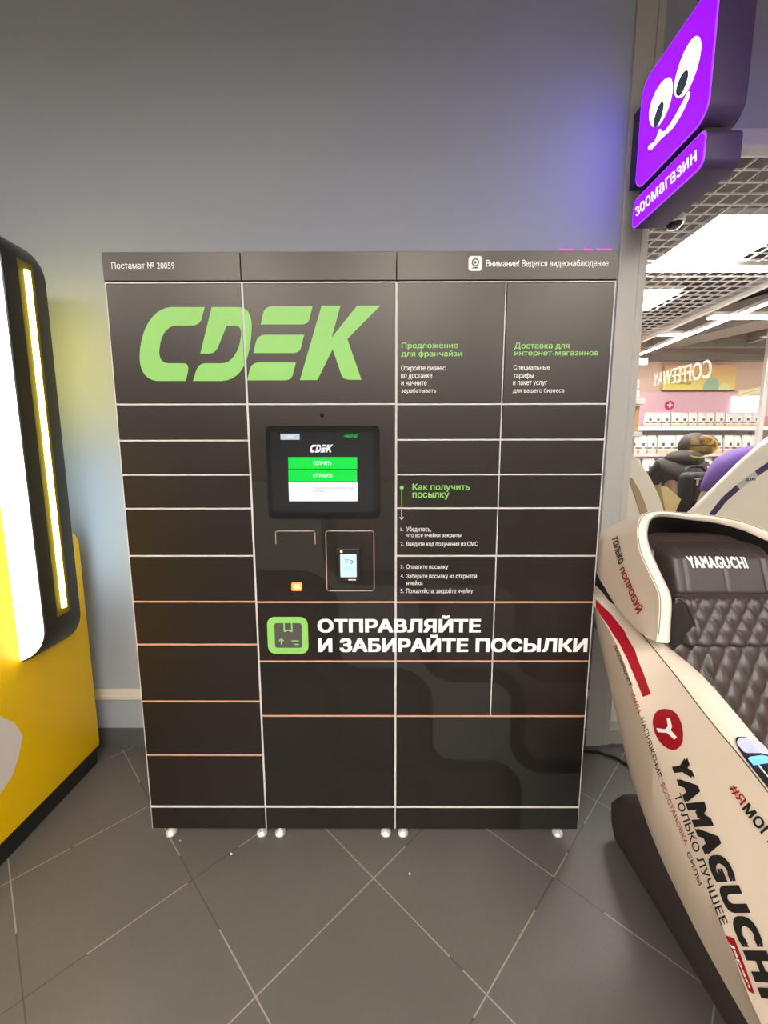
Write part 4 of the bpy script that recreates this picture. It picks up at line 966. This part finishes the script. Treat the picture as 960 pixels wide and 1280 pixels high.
lb = MB().box(x0, x1, BY - .08, BY - .0205, z0, z1, .004).build('light_box', M['box_lit'], at=((x0 + x1) / 2, BY - .05, z0), label='blank white light box to the right of the poster', cat='light box')
x0, z0 = F(922, 497, BY - .12); x1, z1 = F(975, 484, BY - .12)
bn = thing('price_banner', ((x0 + x1) / 2, BY - .1, z0), 'long pale yellow banner above the white light box', 'banner')
MB().prism([(x0, z0 + .0), (x1, z0 + .14), (x1, z1 + .05), (x0, z1 - .05)], 1, BY - .13, BY - .12).build('sheet', M['pale_yellow'], bn)
MB().prism([(x0 + .05, z0 + .055), (x1 - .1, z0 + .165), (x1 - .1, z0 + .175), (x0 + .05, z0 + .065)], 1, BY - .132, BY - .1299).build('print_line', M['bag_grey'], bn)
M['orange_paint'] = mat('orange_paint', (0.86, 0.40, 0.03), 0.5); M['wood'] = mat('shelf_wood', (0.42, 0.25, 0.12), 0.5, noise=.3, nscale=12)
yk = 4.1
x0, z0 = F(797.5, 449, yk); x1, z1 = F(803, 412, yk)
MB().box(x0 - .05, x1, yk, yk + .05, z0, z1, .004).box(x0 - .03, x0 - .01, yk - .01, yk, z0 + .02, z1 - .02).build('hanging_banner', M['orange_paint'], at=(x0, yk, z0), label='narrow orange banner hanging behind the grey post', cat='banner')
fx = thing('display_stand', (2.55, 3.0, 0), 'wooden display stand with grey brackets just behind the grey post', 'display stand')
yk = 3.0
for t, b in ((507, 540), (545, 640)):
    x0, z0 = F(792, b, yk); x1, z1 = F(800 - (b > 600) * 6, t, yk); MB().box(x0 - .25, x1, yk, yk + .05, z0, z1, .003).build('wood_panel', M['wood'], fx)
for t, b, r in ((449, 458, 806), (499, 506, 802), (540, 546, 799)):
    x0, z0 = F(792, b, yk); x1, z1 = F(r, t, yk); MB().box(x0 - .25, x1, yk - .06, yk + .04, z0, z1, .004).build('bracket', M['alu'], fx)
for t, b in ((474, 485), (488, 497)):
    x0, z0 = F(792, b, yk); x1, z1 = F(799, t, yk); MB().box(x0 - .2, x1, yk - .01, yk + .03, z0, z1, .003).build('label_holder', M['bag_grey'], fx)
MB().box(2.33, 2.36, yk, yk + .04, 0, 2.5).build('post', M['alu'], fx)
x0, _ = F(956, 500, 4.6)
MB().box(x0 - .03, x0 + .03, 4.6, 4.66, 0.0, 3.379, .006).box(x0 - .07, x0 + .07, 4.56, 4.70, 0, .012, .003).build('steel_pole', M['galv'], at=(x0, 4.63, 0), label='upright steel pole at the right edge in the shop', cat='pole')

# ------------------------------------------------------------------ shoppers
def skin_body(name, joints, edges, m, parent, sub=2):
    me = bpy.data.meshes.new('sk'); org = origin_of(parent)
    me.from_pydata([tuple(Vector(j[0]) - org) for j in joints], edges, [])
    o = bpy.data.objects.new('sk', me); COL.objects.link(o)
    o.modifiers.new('s', 'SKIN')
    for i, j in enumerate(joints):
        sv = me.skin_vertices[0].data[i]; rr = j[1] if isinstance(j[1], tuple) else (j[1], j[1]); sv.radius = rr; sv.use_root = (i == 0)
    sb = o.modifiers.new('u', 'SUBSURF'); sb.levels = sub; sb.render_levels = sub
    dg = bpy.context.evaluated_depsgraph_get(); nm = bpy.data.meshes.new_from_object(o.evaluated_get(dg)); bpy.data.objects.remove(o)
    nm.name = name; nm.materials.clear(); nm.materials.append(m)
    for p in nm.polygons: p.use_smooth = True
    q_ = bpy.data.objects.new(name, nm); COL.objects.link(q_); q_.parent = parent; return q_
M['skin'] = mat('skin', (0.62, 0.38, 0.29), 0.5); M['jeans'] = mat('dark_trousers', (0.03, 0.03, 0.04), 0.8); M['jacket'] = mat('dark_brown_jacket', (0.026, 0.017, 0.013), 0.7, bump=.3, nscale=40)
M['purple_shirt'] = mat('purple_shirt', (0.135, 0.055, 0.30), 0.75, bump=.2, nscale=30); M['hair'] = mat('auburn_hair', (0.15, 0.050, 0.018), 0.6, noise=.5, nscale=60, bump=.6); M['hair_dark'] = mat('dark_hair', (0.05, 0.025, 0.018), 0.6); M['backpack'] = mat('black_backpack', (0.016, 0.014, 0.014), 0.6, bump=.3, nscale=50)
def person(loc, head, neck, chest, waist, hip, shl, elb, wrist, label, sleeve_m, hair_m, rad=1.0, longsleeve=True):
    t = thing('person', loc, label, 'person'); L = Vector(loc)
    pl, pr = Vector(shl[0]), Vector(shl[1]); hx = Vector(hip); side = (pr - pl).normalized()
    lh, rh = hx - side * .09, hx + side * .09
    kn = [lh.lerp(Vector((L.x, L.y, 0)) - side * .09, .5) + Vector((0, 0, 0)), rh.lerp(Vector((L.x, L.y, 0)) + side * .09, .5)]
    an = [Vector((L.x, L.y, .08)) - side * .09, Vector((L.x, L.y, .08)) + side * .09]
    fwd = Vector((-side.y, side.x, 0))
    J = [(hip, (.15, .11)), (waist, (.135, .10)), (chest, (.155, .115)), (neck, .055), (head, .085), (tuple(Vector(head) + (Vector(head) - Vector(neck)).normalized() * .10), .07)]
    E = [(0, 1), (1, 2), (2, 3), (3, 4), (4, 5)]
    for k in (0, 1):
        b = len(J); s = (pl, pr)[k]
        J += [(tuple(s), .062), (elb[k], .047), (wrist[k], .032), (tuple(Vector(wrist[k]) + (Vector(wrist[k]) - Vector(elb[k])).normalized() * .075), (.036, .02))]
        E += [(2, b), (b, b + 1), (b + 1, b + 2), (b + 2, b + 3)]
        h = (lh, rh)[k]; b2 = len(J)
        J += [(tuple(h - Vector((0, 0, .06))), .085), (tuple(kn[k]), .058), (tuple(an[k]), .042), (tuple(an[k] + fwd * .15 - Vector((0, 0, .04))), .038)]
        E += [(0, b2), (b2, b2 + 1), (b2 + 1, b2 + 2), (b2 + 2, b2 + 3)]
    bd = skin_body('body', J, E, M['skin'], t)
    # clothes: torso and sleeves, trousers
    JT = [(waist, (.150, .118)), (chest, (.172, .132)), (tuple(Vector(chest).lerp(Vector(neck), .75)), .072)]; ET = [(0, 1), (1, 2)]
    JT.append((hip, (.165, .125))); ET.append((0, 3))
    for k in (0, 1):
        b = len(JT); s = (pl, pr)[k]; e = Vector(elb[k]); w_ = Vector(wrist[k])
        JT += [(tuple(s), .080), (tuple(Vector(s).lerp(e, .92 if not longsleeve else .55)), .066)]; ET += [(1, b), (b, b + 1)]
        if longsleeve: JT += [(tuple(e), .060), (tuple(e.lerp(w_, .9)), .045)]; ET += [(b + 1, b + 2), (b + 2, b + 3)]
    skin_body('shirt' if not longsleeve else 'jacket', JT, ET, sleeve_m, t)
    JP = [(hip, (.165, .125))]; EP = []
    for k in (0, 1):
        b = len(JP); h = (lh, rh)[k]
        JP += [(tuple(h - Vector((0, 0, .06))), .098), (tuple(kn[k]), .072), (tuple(Vector(an[k])), .058)]; EP += [(0, b), (b, b + 1), (b + 1, b + 2)]
    skin_body('trousers', JP, EP, M['jeans'], t)
    return t, bd
def ball(c, r, sc, m, name, parent, n=18):
    bm = bmesh.new(); bmesh.ops.create_uvsphere(bm, u_segments=n, v_segments=12, radius=r)
    for v in bm.verts: v.co = Vector((c[0] + v.co.x * sc[0], c[1] + v.co.y * sc[1], c[2] + v.co.z * sc[2]))
    mb = MB(); mb.bm.free(); mb.bm = bm; return mb.build(name, m, parent, smooth=True)
# shopper in the dark jacket with a backpack, bending towards the shelves
pa, ba = person((2.62, 2.3, 0), (2.74, 2.35, 1.47), (2.70, 2.27, 1.36), (2.64, 2.22, 1.20), (2.60, 2.20, 1.0), (2.60, 2.22, .88), ((2.44, 2.25, 1.30), (2.84, 2.25, 1.29)), ((2.40, 2.38, 1.05), (2.90, 2.36, 1.04)), ((2.46, 2.60, .98), (2.86, 2.60, .98)), 'shopper in a dark brown jacket with a black backpack and auburn hair', M['jacket'], M['hair'])
ball((2.76, 2.32, 1.48), .112, (1.0, 1.05, 1.05), M['hair_dark'], 'hair', pa)
ball((2.835, 2.25, 1.485), .072, (1.0, 1.0, 1.15), M['hair'], 'hair', pa)
ball((2.79, 2.235, 1.53), .05, (1.2, 1.0, .8), M['hair'], 'hair', pa)
ball((2.63, 2.24, 1.365), .15, (1.05, .75, .55), M['jacket'], 'hood', pa)
bp = MB().box(2.44, 2.74, 1.90, 2.05, .86, 1.27, .05, 3).build('backpack', M['backpack'], at=(2.59, 1.98, .86), smooth=True, label='black backpack worn on the back of the shopper in the dark jacket', cat='backpack')
MB().box(2.48, 2.70, 1.865, 1.91, .88, 1.06, .02, 2).build('pocket', M['backpack'], bp, smooth=True)
MB().box(2.50, 2.515, 1.893, 1.901, 1.17, 1.22).box(2.485, 2.53, 1.893, 1.901, 1.215, 1.222).build('zip_pull', M['galv'], bp)
MB().box(2.60, 2.68, 1.862, 1.866, 1.02, 1.065).build('patch', M['bag_grey'], bp)
MB().tube([(2.50, 2.02, 1.25), (2.51, 2.04, 1.29), (2.56, 2.045, 1.31), (2.64, 2.045, 1.31), (2.68, 2.02, 1.25)], .012, 8).build('strap', M['backpack'], bp, smooth=True)
# assistant in the purple shirt leaning over, head towards the right
pb, bb = person((2.66, 1.62, 0), (2.84, 1.47, 1.60), (2.74, 1.51, 1.475), (2.55, 1.57, 1.315), (2.57, 1.61, 1.08), (2.62, 1.62, .92), ((2.35, 1.49, 1.32), (2.75, 1.69, 1.375)), ((2.255, 1.47, 1.10), (2.85, 1.80, 1.12)), ((2.20, 1.50, .93), (2.78, 1.86, .95)), 'shop assistant in a purple shirt leaning over behind the white chair', M['purple_shirt'], M['hair_dark'], longsleeve=False)
ball((2.86, 1.48, 1.64), .112, (1.0, 1.05, 1.0), M['hair_dark'], 'hair', pb)

# ------------------------------------------------------------------ signs across the hall, seen as reflections in the shop glass
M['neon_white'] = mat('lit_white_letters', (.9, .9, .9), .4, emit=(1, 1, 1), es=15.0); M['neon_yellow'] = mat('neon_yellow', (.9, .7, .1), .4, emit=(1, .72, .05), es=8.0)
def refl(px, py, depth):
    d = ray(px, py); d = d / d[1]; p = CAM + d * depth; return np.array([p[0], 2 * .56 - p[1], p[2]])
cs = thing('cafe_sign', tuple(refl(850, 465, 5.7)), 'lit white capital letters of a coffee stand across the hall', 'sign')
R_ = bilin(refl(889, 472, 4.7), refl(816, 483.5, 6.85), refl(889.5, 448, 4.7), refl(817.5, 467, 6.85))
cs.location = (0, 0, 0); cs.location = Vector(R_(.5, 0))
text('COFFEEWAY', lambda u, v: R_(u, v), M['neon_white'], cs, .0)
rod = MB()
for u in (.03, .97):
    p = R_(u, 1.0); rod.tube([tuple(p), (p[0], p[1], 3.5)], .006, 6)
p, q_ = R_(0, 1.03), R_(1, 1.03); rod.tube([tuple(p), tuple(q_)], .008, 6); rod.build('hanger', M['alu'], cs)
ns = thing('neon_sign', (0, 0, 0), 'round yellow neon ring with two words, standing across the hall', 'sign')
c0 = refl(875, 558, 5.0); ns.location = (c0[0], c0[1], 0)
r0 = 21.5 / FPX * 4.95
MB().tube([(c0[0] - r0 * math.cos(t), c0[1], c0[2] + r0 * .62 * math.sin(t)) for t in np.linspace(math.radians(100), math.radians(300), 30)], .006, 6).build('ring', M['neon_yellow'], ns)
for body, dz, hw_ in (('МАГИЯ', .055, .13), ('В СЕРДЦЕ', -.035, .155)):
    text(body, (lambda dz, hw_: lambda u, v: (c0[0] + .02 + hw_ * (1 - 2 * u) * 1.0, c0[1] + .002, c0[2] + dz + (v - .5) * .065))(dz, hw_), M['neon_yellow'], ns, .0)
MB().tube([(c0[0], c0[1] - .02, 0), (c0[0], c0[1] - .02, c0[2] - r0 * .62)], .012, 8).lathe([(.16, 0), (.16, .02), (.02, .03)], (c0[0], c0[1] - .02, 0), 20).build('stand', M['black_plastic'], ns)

# ------------------------------------------------------------------ small things on the floor
cab = MB().tube([(.86, .47, .006), (.98, .475, .006), (1.08, .47, .006), (1.15, .43, .006), (1.2, .34, .006), (1.24, .2, .006)], .006, 8)
cab.build('power_cable', M['black_plastic'], at=(1.0, .45, 0), smooth=True, label='black power cable on the floor between locker and beige chair', cat='cable')
M['chip'] = mat('plaster_chip', (0.75, 0.72, 0.68), 0.7)
for (px, py, r, lb) in ((512, 1093, .0045, 'white plaster crumb on the tiles below the middle feet of the locker'), (225, 1051, .003, 'tiny white crumb beside the left front foot of the locker'), (289, 1068, .005, 'pale flake on the tile joint below the left locker module')):
    p = on(px, py, 2, 0.0)
    bm = bmesh.new(); bmesh.ops.create_icosphere(bm, subdivisions=1, radius=r)
    for v in bm.verts: v.co = Vector((p[0] + v.co.x * random.uniform(.7, 1.2), p[1] + v.co.y * random.uniform(.7, 1.2), max(0.0002, v.co.z * .6 + r * .5)))
    mb = MB(); mb.bm.free(); mb.bm = bm; mb.build('plaster_chip', M['chip'], at=(p[0], p[1], 0), label=lb, cat='crumb', group='plaster crumbs on the floor')
